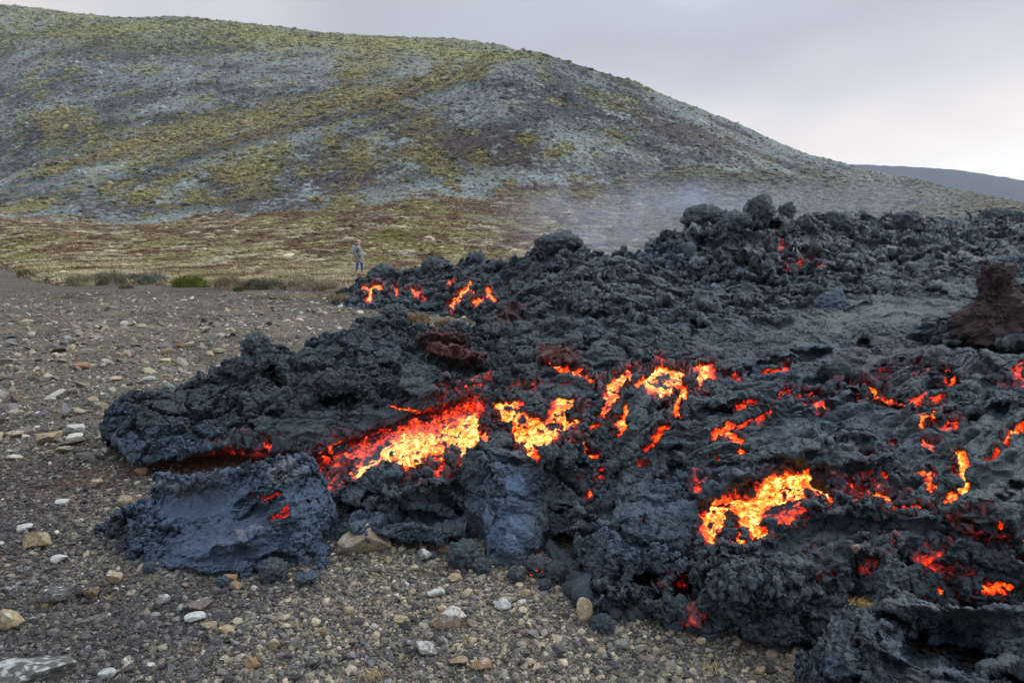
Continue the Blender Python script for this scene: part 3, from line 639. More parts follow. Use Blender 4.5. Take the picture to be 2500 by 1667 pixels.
far_ctrl = [(815,728,21.5),(840,755,19.5),(900,770,18.5),(1000,775,17.8),(1100,790,16.5),(880,665,23),(1000,648,22),(1120,635,21),(1310,585,20),(1400,595,19),(1000,700,20),(1250,690,17.5),(1250,820,13),(1500,760,11.8),(1500,620,16),(1600,560,16.5),(1700,515,16.5),(1850,490,16),(1950,520,16),(2000,620,13.5),(1800,620,13),(1800,760,10.8),(2100,760,10.4),(2200,540,20),(2350,520,24),(2500,512,26),(2650,510,26),(2300,600,14),(2500,580,15),(2500,740,9.6),(2660,740,9.4),(2650,590,14),(3000,510,25),(3000,740,9.2),(3000,600,13.5)]
far_crest = [(808,732),(822,712),(850,698),(868,680),(905,668),(925,655),(955,655),(970,668),(1000,655),(1040,642),(1075,632),(1110,645),(1140,632),(1180,625),(1230,640),(1270,625),(1300,605),(1312,590),(1345,580),(1400,582),(1425,592),(1432,612),(1470,622),(1510,618),(1560,620),(1590,605),(1600,575),(1630,565),(1660,560),(1690,548),(1690,515),(1715,510),(1740,522),(1765,520),(1800,530),(1815,520),(1822,492),(1840,488),(1865,500),(1890,512),(1915,500),(1932,508),(1945,530),(2000,526),(2050,530),(2100,520),(2140,530),(2200,530),(2230,520),(2260,526),(2340,530),(2370,522),(2420,520),(2450,508),(2500,518),(2560,508),(2660,515)]
far_feats = [(1858,552,55,13,-4,-.8,.3),(1970,703,17,16,0,-.5,.3),(2175,630,18,9,0,-.5,.3),(1450,745,20,7,-35,-.4,.4),(1400,640,60,30,0,.3,0),(1360,598,60,26,0,.35,.6),(1870,530,90,26,5,.5,.6),(1730,560,70,34,0,.5,.5),(2020,600,90,34,0,.4,.6),(1620,640,70,40,0,.4,0),(2250,600,60,30,0,.3,.6),(1900,640,60,26,10,.3,.6),(950,700,90,30,0,.25,0),(1150,700,80,30,0,.25,0),(1010,762,120,8,0,-.3,.5),(1130,730,40,20,0,.3,.6),(1700,620,40,16,0,-.3,.5),(1820,640,50,10,-30,-.4,.5),(2050,660,60,10,0,-.3,.5)]
for _ in range(150):
    x_, y_ = rng2.uniform(1150, 2640), rng2.uniform(530, 740)
    r_ = rng2.uniform(8, 26)
    far_feats.append((x_, y_, r_ * 1.4, r_ * .6, rng2.uniform(-30, 30), rng2.uniform(.12, .38), rng2.choice([0, .5])))
    far_feats.append((x_ + 2, y_ + r_ * .6, r_ * 1.2, r_ * .22, rng2.uniform(-20, 20), -rng2.uniform(.1, .3), .5))
farf, PCH['far'] = lava_sheet('distant_lava_flow', 808, 3050, Q_ * 1.0, far_crest, [(808,740),(840,758),(900,772),(960,765),(1010,768),(1060,785),(1110,800),(1250,840),(1500,800),(1600,790),(1900,790),(2660,760)], far_ctrl, HOT_FAR,
    far_feats, [(1250,760,60,26,0,OXID*.8,.7),(1600,640,90,60,0,BLUE,.6),(2200,650,400,70,0,PALE,.55),(1800,590,300,60,0,GREY*.9,.4),(2000,560,120,40,0,PURP,.5),(1950,640,80,30,10,PURP,.6)],
    under=1.5, back=4.0, jag=9, rope=[(2250,680,400,60,10,.10,14)], seed=13, big=2.2, underdrop=True)
tag(farf, 'more distant jagged dark lava flow with a blocky crest against the hill', 'lava flow')

# ------------------------------------------------------------------ loose lava blocks
def ico(sub):
    import bmesh
    bm = bmesh.new(); bmesh.ops.create_icosphere(bm, subdivisions=sub, radius=1.0)
    V = np.array([v.co[:] for v in bm.verts], np.float32); Fc = np.array([[v.index for v in f.verts] for f in bm.faces], np.int32); bm.free()
    return V, Fc
ICO = {k: ico(k) for k in (1, 2, 3, 4, 5, 6)}
def lava_block(name, loc, size, seed, rz=0, tilt=0, sub=5, col=GREY, rough=1.0, heat=None, prof=None, taper=0.0, octs=None):
    V, Fc = ICO[sub]; V = V.copy(); n = V / np.linalg.norm(V, axis=1, keepdims=True)
    s = np.array(size, np.float32)
    o = n * seed * 3.1
    r = 1 + 0.30 * fbm(n * 1.3 + seed, 3, seed) 
    P = n * r[:, None] * s
    if taper: P[:, :2] *= (1 - taper * np.clip(P[:, 2:3] / s[2], -1, 1))
    if prof is not None: P = prof(P)
    m = float(min(size))
    if prof is not None:
        n = P * np.array((1, 1, .25)); n = n / np.linalg.norm(n, axis=1, keepdims=True)
    W = P + seed * 5.3
    for fr, am, kd in octs or ((1.6 / m, .16, 'b'), (3.2 / m, .13, 'w'), (7 / m, .09, 'w'), (15 / m, .06, 'b'), (30 / m, .04, 'f')):
        if kd == 'b': d = -billow(W * fr, seed + 3)
        elif kd == 'w': f1, f2, ic = worley(W * fr, seed + 4); d = (0.5 - f1) * (0.4 + ic) * 1.3
        else: d = fbm(W * fr, 2, seed + 5)
        P = P + n * (d * am * m * rough)[:, None]
    a, b = R(rz), R(tilt)
    Rx = np.array([[math.cos(b), 0, math.sin(b)], [0, 1, 0], [-math.sin(b), 0, math.cos(b)]]); Rz = np.array([[math.cos(a), -math.sin(a), 0], [math.sin(a), math.cos(a), 0], [0, 0, 1]])
    P = P @ Rx.T @ Rz.T
    n1 = fbm(P * 2 / m, 3, 5)[:, None]
    C = np.clip(np.asarray(col) * (1 + .4 * n1), .004, .5)
    H = np.zeros(len(P)) if heat is None else heat(P)
    return mesh_np(name, P, Fc, M_LAVA, None, {'incand': H}, C), P
def surf_at(key, fx, fy, slot=None):
    """world point of a lava sheet nearest to a frame position, on the camera side"""
    P = PCH[key].reshape(-1, 3); r = P - np.array((0, 0, CAM_H))
    dep = r[:, 1] * cp - r[:, 2] * sp_
    X = 1250 + F * r[:, 0] / dep; Y = 833.5 - F * (r[:, 1] * sp_ + r[:, 2] * cp) / dep
    s = np.nonzero((np.abs(X - fx) < 5) & (np.abs(Y - fy) < 5))[0]
    if not len(s): return world(fx, fy, 8.0)
    return P[s[np.argmin(dep[s])]].astype(float)
# red-brown spire on the right
def spire_prof(P):
    P = P.copy(); z = np.clip(P[:, 2] / 0.365, -1, 1); f = 1 / np.sqrt(np.maximum(1 - z * z, .16))
    wv = np.interp(z, [-1, -.6, -.2, .05, .3, .6, .85, 1], [1.2, 1.15, .95, .62, .50, .54, .50, .40])
    P[:, 0] *= f * wv; P[:, 1] *= f * wv; P[:, 0] += 0.05 * np.sin(z * 2.2 + .6)
    return P
p = surf_at('near', 2440, 818)
sp, _ = lava_block('lava_spire', None, (.27, .24, .35), 4, 0, -4, 6, (.040, .024, .027), 1.0, octs=((5, .16, 'b'), (10, .13, 'w'), (24, .09, 'b'), (45, .07, 'w'), (100, .05, 'f')), prof=spire_prof)
sp.location = (p[0], p[1] + .15, p[2] + .27)
tag(sp, 'tall reddish-brown lava spire with a rounded head standing on the flow near the right edge', 'lava spire')
b2, _ = lava_block('lava_block', None, (.30, .2, .13), 9, 0, 20, 6, (.050, .022, .024), 1.2); b2.location = (p[0] + .42, p[1] + .1, p[2] + .10)
tag(b2, 'low red-brown lava block lying against the right foot of the tall spire', 'lava block')
blocks = [ # sheet, fx, fy, size m, seed, rz, tilt, colour, label
    ('far', 1722, 535, (.50, .4, .27), 2, 20, -8, GREY*.9, 'big dark lava block leaning left on the highest part of the far crest'),
    ('far', 1858, 512, (.27, .24, .30), 5, 50, 15, GREY, 'upright lava block topping the highest point of the lava'),
    ('far', 1925, 518, (.19, .18, .24), 6, 0, 35, GREY*.9, 'small tilted lava block just right of the highest point of the lava'),
    ('far', 1800, 540, (.34, .3, .2), 7, 80, 0, GREY*1.2, 'paler lava block between the two highest crest blocks'),
    ('far', 1362, 598, (.62, .5, .26), 8, 10, -6, GREY*.85, 'rounded black lava hump on the skyline beside the blue smoke'),
    ('far', 1526, 612, (.09, .09, .15), 10, 0, 0, GREY, 'little upright lava knob on the crest in front of the smoke'),
    ('far', 935, 668, (.5, .4, .3), 11, 30, -10, GREY*.85, 'dark lava block at the left end of the far flow, right of the walker'),
    ('far', 2445, 525, (.45, .4, .25), 12, 0, 0, GREY, 'lava block on the far skyline above the red-brown spire'),
    ('far', 2225, 545, (.45, .4, .3), 13, 60, 20, GREY, 'dark lava block on the skyline midway between the high crest and the right edge'),
    ('far', 2060, 545, (.4, .4, .28), 15, 10, 20, GREY, 'low lava block on the skyline right of the high crest'),
    ('far', 1060, 652, (.4, .4, .3), 16, 10, 20, GREY*.9, 'lava block on the crest above the brightest far glow'),
    ('near', 2030, 740, (.20, .16, .12), 17, 40, -30, (GREY+BLUE)*.55, 'blue-grey tilted lava plate on the smooth pale slope left of the spire'),
    ('near', 625, 838, (.13, .12, .10), 18, 0, 0, GREY*.9, 'lumpy twin-topped lava knob on the left shoulder of the near crest'),
    ('near', 960, 762, (.15, .14, .09), 19, 0, 0, GREY*.9, 'dark lava lump on the highest point of the left near crest'),
    ('near', 2055, 905, (.085, .08, .08), 20, 0, 0, GREY, 'round lava ball between two small orange cracks right of the middle'),
]
for key, fx, fy, size, seed, rz, tl, col, lab in blocks:
    p = surf_at(key, fx, fy); o, _ = lava_block('lava_block', None, size, seed, rz, tl, 5, col)
    o.location = (p[0], p[1] + size[1] * .4, p[2] + size[2] * .15); tag(o, lab, 'lava block', 'lava blocks sticking up from the flows')
clk = [ # fx, fy (foot), radius px, label
    (1130, 1385, 44, 'spiky dark clinker on the tan gravel left of the buttress foot'), (1175, 1400, 26, 'small dark clinker touching the left foot of the buttress'),
    (1262, 1420, 24, 'dark clinker just below the middle of the buttress foot'), (1318, 1405, 34, 'dark clinker with small orange embers right of the buttress foot'),
    (1365, 1420, 34, 'round black clinker in front of the dark cave'), (1332, 1440, 18, 'small clinker on the gravel left of the tan upright stone'),
    (1398, 1460, 28, 'clinker just above the tan upright stone by the flow front'), (1735, 1562, 22, 'dark blue clinker on the gravel under the flow front'),
    (1400, 1420, 36, 'rough clinker at the right lower edge of the dark cave'), (1165, 1310, 26, 'clinker wedged between rubble bank and buttress'),
    (1052, 1366, 13, 'small bluish clinker on gravel below the dark overhang'), (540, 1432, 17, 'small blue clinker under the front edge of the slab'), (745, 1428, 26, 'flat bluish clinker crumbs below the right end of the slab'),
    (660, 1418, 36, 'dark clinker tucked under the middle of the slab foot'), (360, 1396, 16, 'small clinker at the left lower corner of the slab'), (1475, 1545, 30, 'clinker at the lowest left foot of the main flow'),
    (1650, 1540, 32, 'bluish clinker heap under the red cave'), (1905, 1590, 34, 'flat clinker at the flow front beside the bottom right lobe'),
]
for i, (fx, fy, r, lab) in enumerate(clk):
    t = float(ground_t(fx, fy)); rm = r / F * t; q = gpt(fx, fy)
    ht = None
    if 'embers' in lab: ht = lambda P: 0.78 * sstep(.1, .4, fbm(P * 40, 3, 77)) 
    o, _ = lava_block('lava_clinker', None, (rm, rm * .9, rm * (.5 if 'flat' in lab else .8)), 30 + i, i * 47, 0, 5, (GREY + BLUE) * .5 if 'blu' in lab else GREY * .9, .95, ht)
    o.location = (q[0], q[1] + rm * .5, rm * .5); tag(o, lab, 'clinker', 'loose clinkers along the foot of the lava')

# ------------------------------------------------------------------ ground, hill
def ground_material():
    m, b, N, L = material('gravel_ground')
    pos = N('ShaderNodeNewGeometry').outputs['Position']
    tint = N('ShaderNodeAttribute', attribute_name='tint').outputs['Color']
    v1 = N('ShaderNodeTexVoronoi', {'Vector': pos, 'Scale': 55.0})
    v2 = N('ShaderNodeTexVoronoi', {'Vector': pos, 'Scale': 22.0})
    n = N('ShaderNodeTexNoise', {'Vector': pos, 'Scale': 160.0, 'Detail': 3.0, 'Roughness': 0.7})
    sep = N('ShaderNodeSeparateColor', {0: v1.outputs['Color']})
    br = N('ShaderNodeMapRange', {0: sep.outputs[0], 1: 0.0, 2: 1.0, 3: 0.45, 4: 1.55}).outputs[0]
    mx = N('ShaderNodeVectorMath', {0: tint, 'Scale': br}, operation='SCALE')
    b2 = N('ShaderNodeMapRange', {0: n.outputs['Fac'], 1: 0.3, 2: 0.7, 3: 0.7, 4: 1.3}).outputs[0]
    my = N('ShaderNodeVectorMath', {0: mx.outputs[0], 'Scale': b2}, operation='SCALE')
    L(my.outputs[0], b.inputs['Base Color']); b.inputs['Roughness'].default_value = 0.95; b.inputs['Specular IOR Level'].default_value = 0.15
    h = N('ShaderNodeMath', {0: v1.outputs['Distance'], 1: v2.outputs['Distance']}, operation='ADD')
    bm = N('ShaderNodeBump', {'Strength': 0.9, 'Distance': -0.02, 'Height': h.outputs[0]})
    L(bm.outputs[0], b.inputs['Normal'])
    return m
M_GROUND = ground_material()
SAND = np.array((0.080, 0.070, 0.061)); TAN = np.array((0.185, 0.160, 0.115)); RUST = np.array((0.14, 0.075, 0.04))
def frame_of(P):
    r = P - np.array((0, 0, CAM_H)); dep = r[..., 1] * cp - r[..., 2] * sp_
    dep = np.where(dep > .05, dep, .05)
    return 1250 + F * r[..., 0] / dep, 833.5 - F * (r[..., 1] * sp_ + r[..., 2] * cp) / dep
def ground_tone(x, y):
    """share of tan grit at a place on the plain"""
    P = np.stack([x, y, x * 0], -1)
    n = fbm(P * .9, 4, 201) + .5 * fbm(P * .22, 3, 205)
    near_flow = sstep(-2.6, -0.6, x) * sstep(5.0, 3.6, y)
    mid = sstep(5, 9, y) * sstep(26, 14, y)
    t = 0.42 * near_flow + 0.22 * mid + 0.75 * n
    return np.clip(t + .20, 0, 1)
def gz(x, y):
    P = np.stack([x, y, x * 0], -1)
    return (0.022 * fbm(P * 1.1, 4, 210) - 0.004) * (y < 40)
yy = np.concatenate([[-6, -2, .5], np.geomspace(1.4, 60, 620), [80, 200, 500, 880]])
uu = np.linspace(-1.05, 1.05, 560)
Y2, U2 = np.meshgrid(yy, uu); X2 = U2 * np.maximum(Y2, 6)
Z2 = gz(X2, Y2) - 0.5 * (Y2 > 61)
tt = ground_tone(X2, Y2)[..., None]
P2 = np.stack([X2, Y2, X2 * 0], -1)
C2 = SAND * (1 - tt) + TAN * tt
ru = sstep(.15, .5, fbm(P2 * 1.6, 3, 221))[..., None] * .45
C2 = C2 * (1 - ru) + RUST * ru * .8
glow_tint = np.exp(-((X2 + 2.9) / .9) ** 2 - ((Y2 - 5.0) / .5) ** 2)[..., None]  # red light from the undercut, painted into the ground colour
C2 = C2 * (1 - .6 * glow_tint) + np.array((.09, .022, .012)) * .6 * glow_tint
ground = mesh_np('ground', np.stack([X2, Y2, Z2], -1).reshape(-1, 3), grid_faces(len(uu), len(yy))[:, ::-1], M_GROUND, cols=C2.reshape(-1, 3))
tag(ground, 'dark gravelly plain in front of the lava', None, None, 'structure')

def hill_material():
    m, b, N, L = material('hill_cover')
    pos = N('ShaderNodeNewGeometry').outputs['Position']
    tint = N('ShaderNodeAttribute', attribute_name='tint').outputs['Color']
    n = N('ShaderNodeTexNoise', {'Vector': pos, 'Scale': 1.7, 'Detail': 6.0, 'Roughness': 0.8})
    v = N('ShaderNodeTexVoronoi', {'Vector': pos, 'Scale': 1.5})
    br = N('ShaderNodeMapRange', {0: n.outputs['Fac'], 1: 0.34, 2: 0.66, 3: 0.4, 4: 1.6}).outputs[0]
    mx = N('ShaderNodeVectorMath', {0: tint, 'Scale': br}, operation='SCALE')
    sep = N('ShaderNodeSeparateColor', {0: v.outputs['Color']})
    st = N('ShaderNodeMapRange', {0: sep.outputs[1], 1: 0.86, 2: 1.0, 3: 0.0, 4: 0.35}).outputs[0]
    near = N('ShaderNodeMapRange', {0: v.outputs['Distance'], 1: 0.20, 2: 0.34, 3: 1.0, 4: 0.0}).outputs[0]
    rocky = N('ShaderNodeAttribute', attribute_name='rocky').outputs['Fac']
    s1 = N('ShaderNodeMath', {0: st, 1: near}, operation='MULTIPLY'); s2 = N('ShaderNodeMath', {0: s1.outputs[0], 1: rocky}, operation='MULTIPLY')
    col = N('ShaderNodeMix', {'Factor': s2.outputs[0], 'A': mx.outputs[0], 'B': (0.30, 0.33, 0.34, 1)}, data_type='RGBA')
    L(col.outputs['Result'], b.inputs['Base Color']); b.inputs['Roughness'].default_value = 0.95; b.inputs['Specular IOR Level'].default_value = 0.1
    bm = N('ShaderNodeBump', {'Strength': 0.7, 'Distance': 0.5, 'Height': n.outputs['Fac']}); L(bm.outputs[0], b.inputs['Normal'])
    return m
M_HILL = hill_material()
def ue(px, py):
    a, dy, dz = ray(px, py); return a / dy, dz / dy
def curve(pts):
    p = np.array(pts, float); u, e_ = ue(p[:, 0], p[:, 1]); return lambda U: np.interp(U, u, e_)
# rises of the land, as height angles over the camera along the bearing
K_foot = curve([(-900,530),(0,520),(300,545),(500,530),(800,505),(1000,470),(1300,490),(1600,510),(2000,520),(2700,540)])
K_low = curve([(-900,600),(0,600),(800,600),(1300,598),(2000,590),(2700,580)])
K_nose = curve([(-900,560),(0,432),(110,385),(249,352),(400,323),(481,307),(663,270),(800,242),(940,212),(1060,181),(1150,156),(1200,112),(1299,113),(1350,131),(1400,150),(1465,172),(1543,193),(1620,226),(1697,254),(1780,290),(1863,327),(1974,373),(2084,403),(2200,430),(2350,468),(2500,495),(2700,520)])
K_gul = curve([(-900,570),(0,450),(110,400),(249,366),(400,336),(481,318),(663,280),(800,251),(940,220),(1060,189),(1150,164),(1200,155),(1400,200),(1700,330),(2000,450),(2700,560)])
K_crest = curve([(-900,120),(-300,85),(0,70),(80,58),(160,45),(300,38),(420,40),(500,43),(600,52),(700,65),(800,77),(950,88),(1060,92),(1110,93),(1180,104),(1240,110),(1290,150),(1400,230),(1700,350),(2000,470),(2700,560)])
K_back = curve([(-900,-120),(-300,-60),(0,0),(60,8),(120,16),(200,28),(300,38),(400,80),(700,200),(1500,400),(2700,560)])
uh = np.linspace(-1.25, 1.25, 1500)
dh = np.concatenate([np.geomspace(26, 95, 330), np.linspace(95, 170, 240)[1:], np.linspace(170, 290, 220)[1:], np.linspace(290, 420, 60)[1:], [600]])
fo, lo, no, gu, cre, ba = (f(uh) for f in (K_foot, K_low, K_nose, K_gul, K_crest, K_back))
# the far edge of the gravel: bank line
ub = curve([(-900,640),(0,655),(38,664),(96,688),(161,700),(318,695),(452,700),(589,706),(823,711),(1000,716),(1300,700),(2700,690)])
bank_d = CAM_H / -ub(uh)
ZH = np.zeros((len(uh), len(dh)))
dn = np.interp(uh, [-.75, 0, .15, .45, .75], [135, 148, 150, 190, 240]); 
for i, u in enumerate(uh):
    D0 = [20, bank_d[i] - .5, bank_d[i] + 1.2, 45 + bank_d[i] * .3, 88, (88 + dn[i]) / 2, dn[i], dn[i] + 14, 262, 292, 350, 390, 600]
    zl = lambda e_, d: CAM_H + e_ * d
    midz = zl((fo[i] * .45 + no[i] * .55) , (88 + dn[i]) / 2)
    z0 = [-.35, -.25, .16, .22 + .01 * bank_d[i], zl(fo[i], 88), 0, zl(no[i], dn[i]), zl(gu[i], dn[i] + 14) - 1.5, zl(cre[i], 262), zl(cre[i], 292) - 7, zl(ba[i], 350), zl(ba[i], 390) - 5, zl(ba[i], 390) - 60]
    z0[5] = z0[4] + (z0[6] - z0[4]) * .52
    if z0[8] < z0[7] - 25 and u > 0: z0[8] = z0[7] - 25; z0[9] = z0[8] - 5; z0[10] = z0[9] - 5; z0[11] = z0[10] - 5; z0[12] = z0[11] - 20
    ZH[i] = np.interp(dh, D0, z0)
# soften the breaks of slope
def smooth_axis(A, k, ax):
    ker = np.hanning(2 * k + 3)[1:-1]; ker /= ker.sum()
    pad = [(k, k) if a == ax else (0, 0) for a in (0, 1)]
    B = np.pad(A, pad, mode='edge'); return np.apply_along_axis(lambda r: np.convolve(r, ker, 'valid'), ax, B)
ZS = smooth_axis(ZH, 14, 1); wgt = sstep(60, 80, dh)[None]
ZH = ZH * (1 - wgt) + ZS * wgt
ZH = smooth_axis(ZH, 4, 0)
UH, DH = np.meshgrid(uh, dh, indexing='ij')
XH = UH * DH; PH = np.stack([XH, DH, XH * 0], -1)
far_r = sstep(70, 110, DH)
ZH = ZH + far_r * (1.0 * fbm(PH / 22, 4, 301) + .35 * fbm(PH / 4.5, 3, 305)) + far_r * 0.22 * fbm(PH / 1.3, 2, 308)
hm = sstep(0, 3, DH - bank_d[:, None]) * (1 - .7 * far_r)
hum = np.abs(fbm(PH / 2.4, 3, 310)); 
ZH = ZH + hm * (0.22 * (.35 - hum) + .20 * (0.4 - np.abs(pn(PH / 1.1, 313))) * .5 + .05 * fbm(PH / .35, 2, 312))
V = np.stack([XH, DH, ZH], -1)
FX, FY = frame_of(V)
Pn = V
# ground cover
n_big = fbm(V / 16, 4, 320); n_mid = fbm(V / 5, 4, 321); n_str = fbm(V / np.array((6, 3, 1.2)), 4, 322); n_f = fbm(V / 1.2, 3, 323); n_x = pn(V / .55, 324) + .6 * pn(V / np.array((1.6, 1.2, .4)), 325)
SC = np.array
scree = SC((.118, .136, .136)); dark = SC((.038, .043, .048)); purple = SC((.050, .040, .041)); pale = SC((.185, .215, .205)); moss = SC((.165, .162, .055)); olive = SC((.165, .15, .062)); rust = SC((.085, .038, .020)); straw = SC((.28, .245, .165)); brown = SC((.105, .070, .040)); green = SC((.10, .10, .02))
def mixc(C, col, g): g = np.clip(g, 0, 1)[..., None]; return C * (1 - g) + col * g
C = np.broadcast_to(scree, V.shape).copy()
C = mixc(C, dark * .85, sstep(-.08, .26, n_big + .35 * n_mid + .25 * n_x) * .95)
C = mixc(C, pale, sstep(.02, .4, n_mid - .3 * n_big + .3 * n_x) * .6)
def blob(cx, cy, rx, ry, ang, st=1, wob=.35):
    cx, cy, rx, ry = cx * 1.063, cy * 1.063, rx * 1.063, ry * 1.063
    dx, dy = rot2(FX - cx, -(FY - cy), R(ang)); r = np.sqrt((dx / rx) ** 2 + (dy / ry) ** 2) + wob * (n_mid * 1.5 + n_f * 1.3 + n_x * 1.1) * 1.6
    return (1 - sstep(.55, 1.25, r)) * st
for a in [(1330,250,150,26,-25),(1130,190,110,20,-10),(1500,290,140,18,-28),(1000,330,120,22,-15),(700,470,110,16,0),(420,110,140,20,0),(90,210,120,26,20),(300,230,160,20,12),(560,440,110,40,-5),(800,390,170,60,-12),(760,430,110,30,-15),(1000,300,260,50,-22),(1290,240,120,50,-10),(120,290,90,40,10),(250,120,130,26,0),(1190,360,120,50,-30),(330,480,130,28,0),(1420,380,100,30,-20),(1600,320,160,30,-25),(1500,480,160,26,-5)]:
    C = mixc(C, purple if a[1] > 280 else dark, blob(*a) * .85)
for a in [(1000,440,260,30,6),(500,505,200,22,0),(300,370,160,12,14),(1260,420,140,24,-10),(650,330,180,16,16),(1330,330,90,34,-20)]:
    C = mixc(C, pale, blob(*a) * .75)
# yellow moss along the crests
topm = sstep(150, 60, FY - 0.03 * FX) * sstep(-.2, .45, n_mid + .4 * n_big + .15 + .35 * n_x)
C = mixc(C, moss, topm * .85 * (FX < 1350))
C = mixc(C, moss, sstep(.05, .35, fbm(V / 8, 5, 330) - .02 + .2 * n_x) * .6 * sstep(620, 300, FY + 0.1 * (FX - 300)) )
for a in [(1080,128,130,10,-2),(900,100,120,14,-5),(640,85,160,12,-8),(250,70,200,12,4)]:
    C = mixc(C, moss * 1.15, blob(*a) * .8)
# grassy gully and the tongues beside it
for a in [(330,330,120,26,10),(470,300,150,24,14),(620,268,150,20,14),(760,240,130,16,15),(900,212,110,14,16),(1040,175,110,12,18),(810,170,40,26,10),(860,115,30,34,60),(1010,165,50,14,50),(240,355,90,9,14),(130,385,60,8,14),(40,480,90,12,14),(330,455,60,18,-4),(210,300,22,24,0),(560,400,60,30,-20),(600,370,26,30,50),(830,360,34,16,0),(960,350,30,24,60),(1010,380,40,18,-35),(980,282,30,12,0),(760,330,16,30,10),(640,345,26,16,30),(115,280,22,26,50),(155,260,14,40,60),(400,410,50,10,18),(1100,360,18,10,0),(1350,490,44,22,-25),(1320,470,14,16,70),(1260,360,16,8,0),(1330,415,34,10,-10),(1300,340,20,8,-15),(780,480,40,26,10),(850,490,40,16,0),(270,425,40,8,12),(450,450,40,8,10),(700,395,20,10,0),(1210,318,20,8,0),(1170,440,20,12,20)]:
    a = (a[0], a[1], a[2] * 1.15, a[3] * 1.5, a[4]); g = blob(*a, 1, .5); C = mixc(C, olive, g * .9); C = mixc(C, brown, g * sstep(0, .3, n_f + n_mid) * .8)
for a in [(800,255,120,5,16),(650,292,100,5,13),(950,210,80,5,20),(200,370,70,6,12),(560,318,60,4,13),(100,375,60,7,10)]:
    C = mixc(C, rust, blob(*a) * .45)
tuft = sstep(.26, .40, fbm(V / np.array((5, 5, 3)) + 9, 3, 340)) * sstep(120, 420, FY) * .85
C = mixc(C, olive * .9, tuft); C = mixc(C, brown, tuft * sstep(0, .2, n_f))
# heath at the foot
lim = np.interp(FX, [-900, 0, 200, 354, 500, 640, 760, 912, 1000, 1200, 1300, 1500, 1700, 2000, 2700], [515, 525, 540, 553, 525, 517, 517, 503, 470, 478, 446, 440, 404, 425, 440]) + 30 * n_mid + 16 * n_f
he = sstep(-10, 14, FY - lim); he[:, :] = np.where(DH < 80, 1, he)
het = mixc(np.broadcast_to(brown, V.shape).copy(), straw, sstep(-.1, .25, fbm(V / np.array((2.6, 1.4, 1)), 4, 350) + .0022 * (FY - 590)))
het = mixc(het, rust, sstep(.05, .3, fbm(V / np.array((5, 3, 2)), 4, 351)) * .9)
het = mixc(het, olive, sstep(.0, .3, fbm(V / np.array((6, 4, 2)), 3, 352)) * .8)
het = mixc(het, scree, sstep(.18, .4, fbm(V / np.array((8, 5, 2)), 3, 353)) * .5 * (FX > 900))
het = mixc(het, SC((.080, .088, .072)), sstep(1250, 1800, FX) * .7)
het = mixc(het, green, blob(420, 650, 40, 9, -5) + blob(900, 545, 60, 18, 0) * .7)
C = mixc(C, het, 0) * (1 - he[..., None]) + het * he[..., None]
C = C * np.clip(1 + .45 * n_f[..., None] + .42 * n_x[..., None], .25, 2.2) * 1.22
scr_bank = (DH < bank_d[:, None] + .25)[..., None]
C = HILLC = np.where(scr_bank, SAND * 1.1 * (1 + .4 * n_f[..., None]), C)
hill = mesh_np('hill', V.reshape(-1, 3), grid_faces(*V.shape[:2])[:, ::-1], M_HILL, None, {'rocky': (1 - he).reshape(-1)}, np.clip(C, .01, .6).reshape(-1, 3))
tag(hill, 'broad scree hill with moss and a heath at its foot', None, None, 'structure')
# far ridge on the right
ur = np.linspace(.2, 1.3, 400); kr = curve([(1700,470),(1900,415),(1960,400),(2080,401),(2150,404),(2250,409),(2330,414),(2400,424),(2500,441),(2700,465),(3400,520)])
dr = np.array([300, 420, 520, 600, 640, 760]); UR, DR = np.meshgrid(ur, dr, indexing='ij')
top = CAM_H + kr(UR) * 600; ZR = top * np.interp(DR, dr, [-.05, .2, .66, 1.0, .98, .4]) + 1.3 * fbm(np.stack([UR * 60, DR * .02, UR * 0], -1), 4, 360) * (DR > 500)
rid = mesh_np('far_ridge', np.stack([UR * DR, DR, ZR], -1).reshape(-1, 3), grid_faces(*UR.shape)[:, ::-1], M_HILL, None, {'rocky': np.zeros(UR.size)}, np.broadcast_to(SC((.038, .050, .072)), (UR.size, 3)))
tag(rid, 'dark bluish ridge beyond the hill at the right', None, None, 'structure')
def hill_z(x, y):
    """height of the land at x, y"""
    u = x / y; i = np.clip(np.searchsorted(uh, u), 1, len(uh) - 1); j = np.clip(np.searchsorted(dh, y), 1, len(dh) - 1)
    return ZH[i, j]

# ------------------------------------------------------------------ gravel, stones
def stone_material():
    m, b, N, L = material('stone')
    tcn = N('ShaderNodeNewGeometry').outputs['Position']
    tint = N('ShaderNodeAttribute', attribute_name='tint').outputs['Color']
    n = N('ShaderNodeTexNoise', {'Vector': tcn, 'Scale': 60.0, 'Detail': 5.0, 'Roughness': 0.7})
    br = N('ShaderNodeMapRange', {0: n.outputs['Fac'], 1: 0.3, 2: 0.7, 3: 0.6, 4: 1.35}).outputs[0]
    mx = N('ShaderNodeVectorMath', {0: tint, 'Scale': br}, operation='SCALE')
    L(mx.outputs[0], b.inputs['Base Color']); b.inputs['Roughness'].default_value = 0.9; b.inputs['Specular IOR Level'].default_value = 0.2
    bm = N('ShaderNodeBump', {'Strength': 0.5, 'Distance': 0.006, 'Height': n.outputs['Fac']}); L(bm.outputs[0], b.inputs['Normal'])
    return m
M_STONE = stone_material()
def rock_shape(sub, seed, cuts=7, rough=.12):
    V, Fc = ICO[sub]; V = V.astype(float).copy(); rg = np.random.default_rng(seed)
    V *= rg.uniform(.8, 1.25, 3)
    for _ in range(cuts):
        n = rg.normal(size=3); n /= np.linalg.norm(n); d = rg.uniform(.42, .80)
        s = V @ n; V -= np.maximum(s - d, 0)[:, None] * n
    V = V * (1 + rough * fbm(V * 1.6 + seed, 3, seed % 50))[:, None]
    return V, Fc
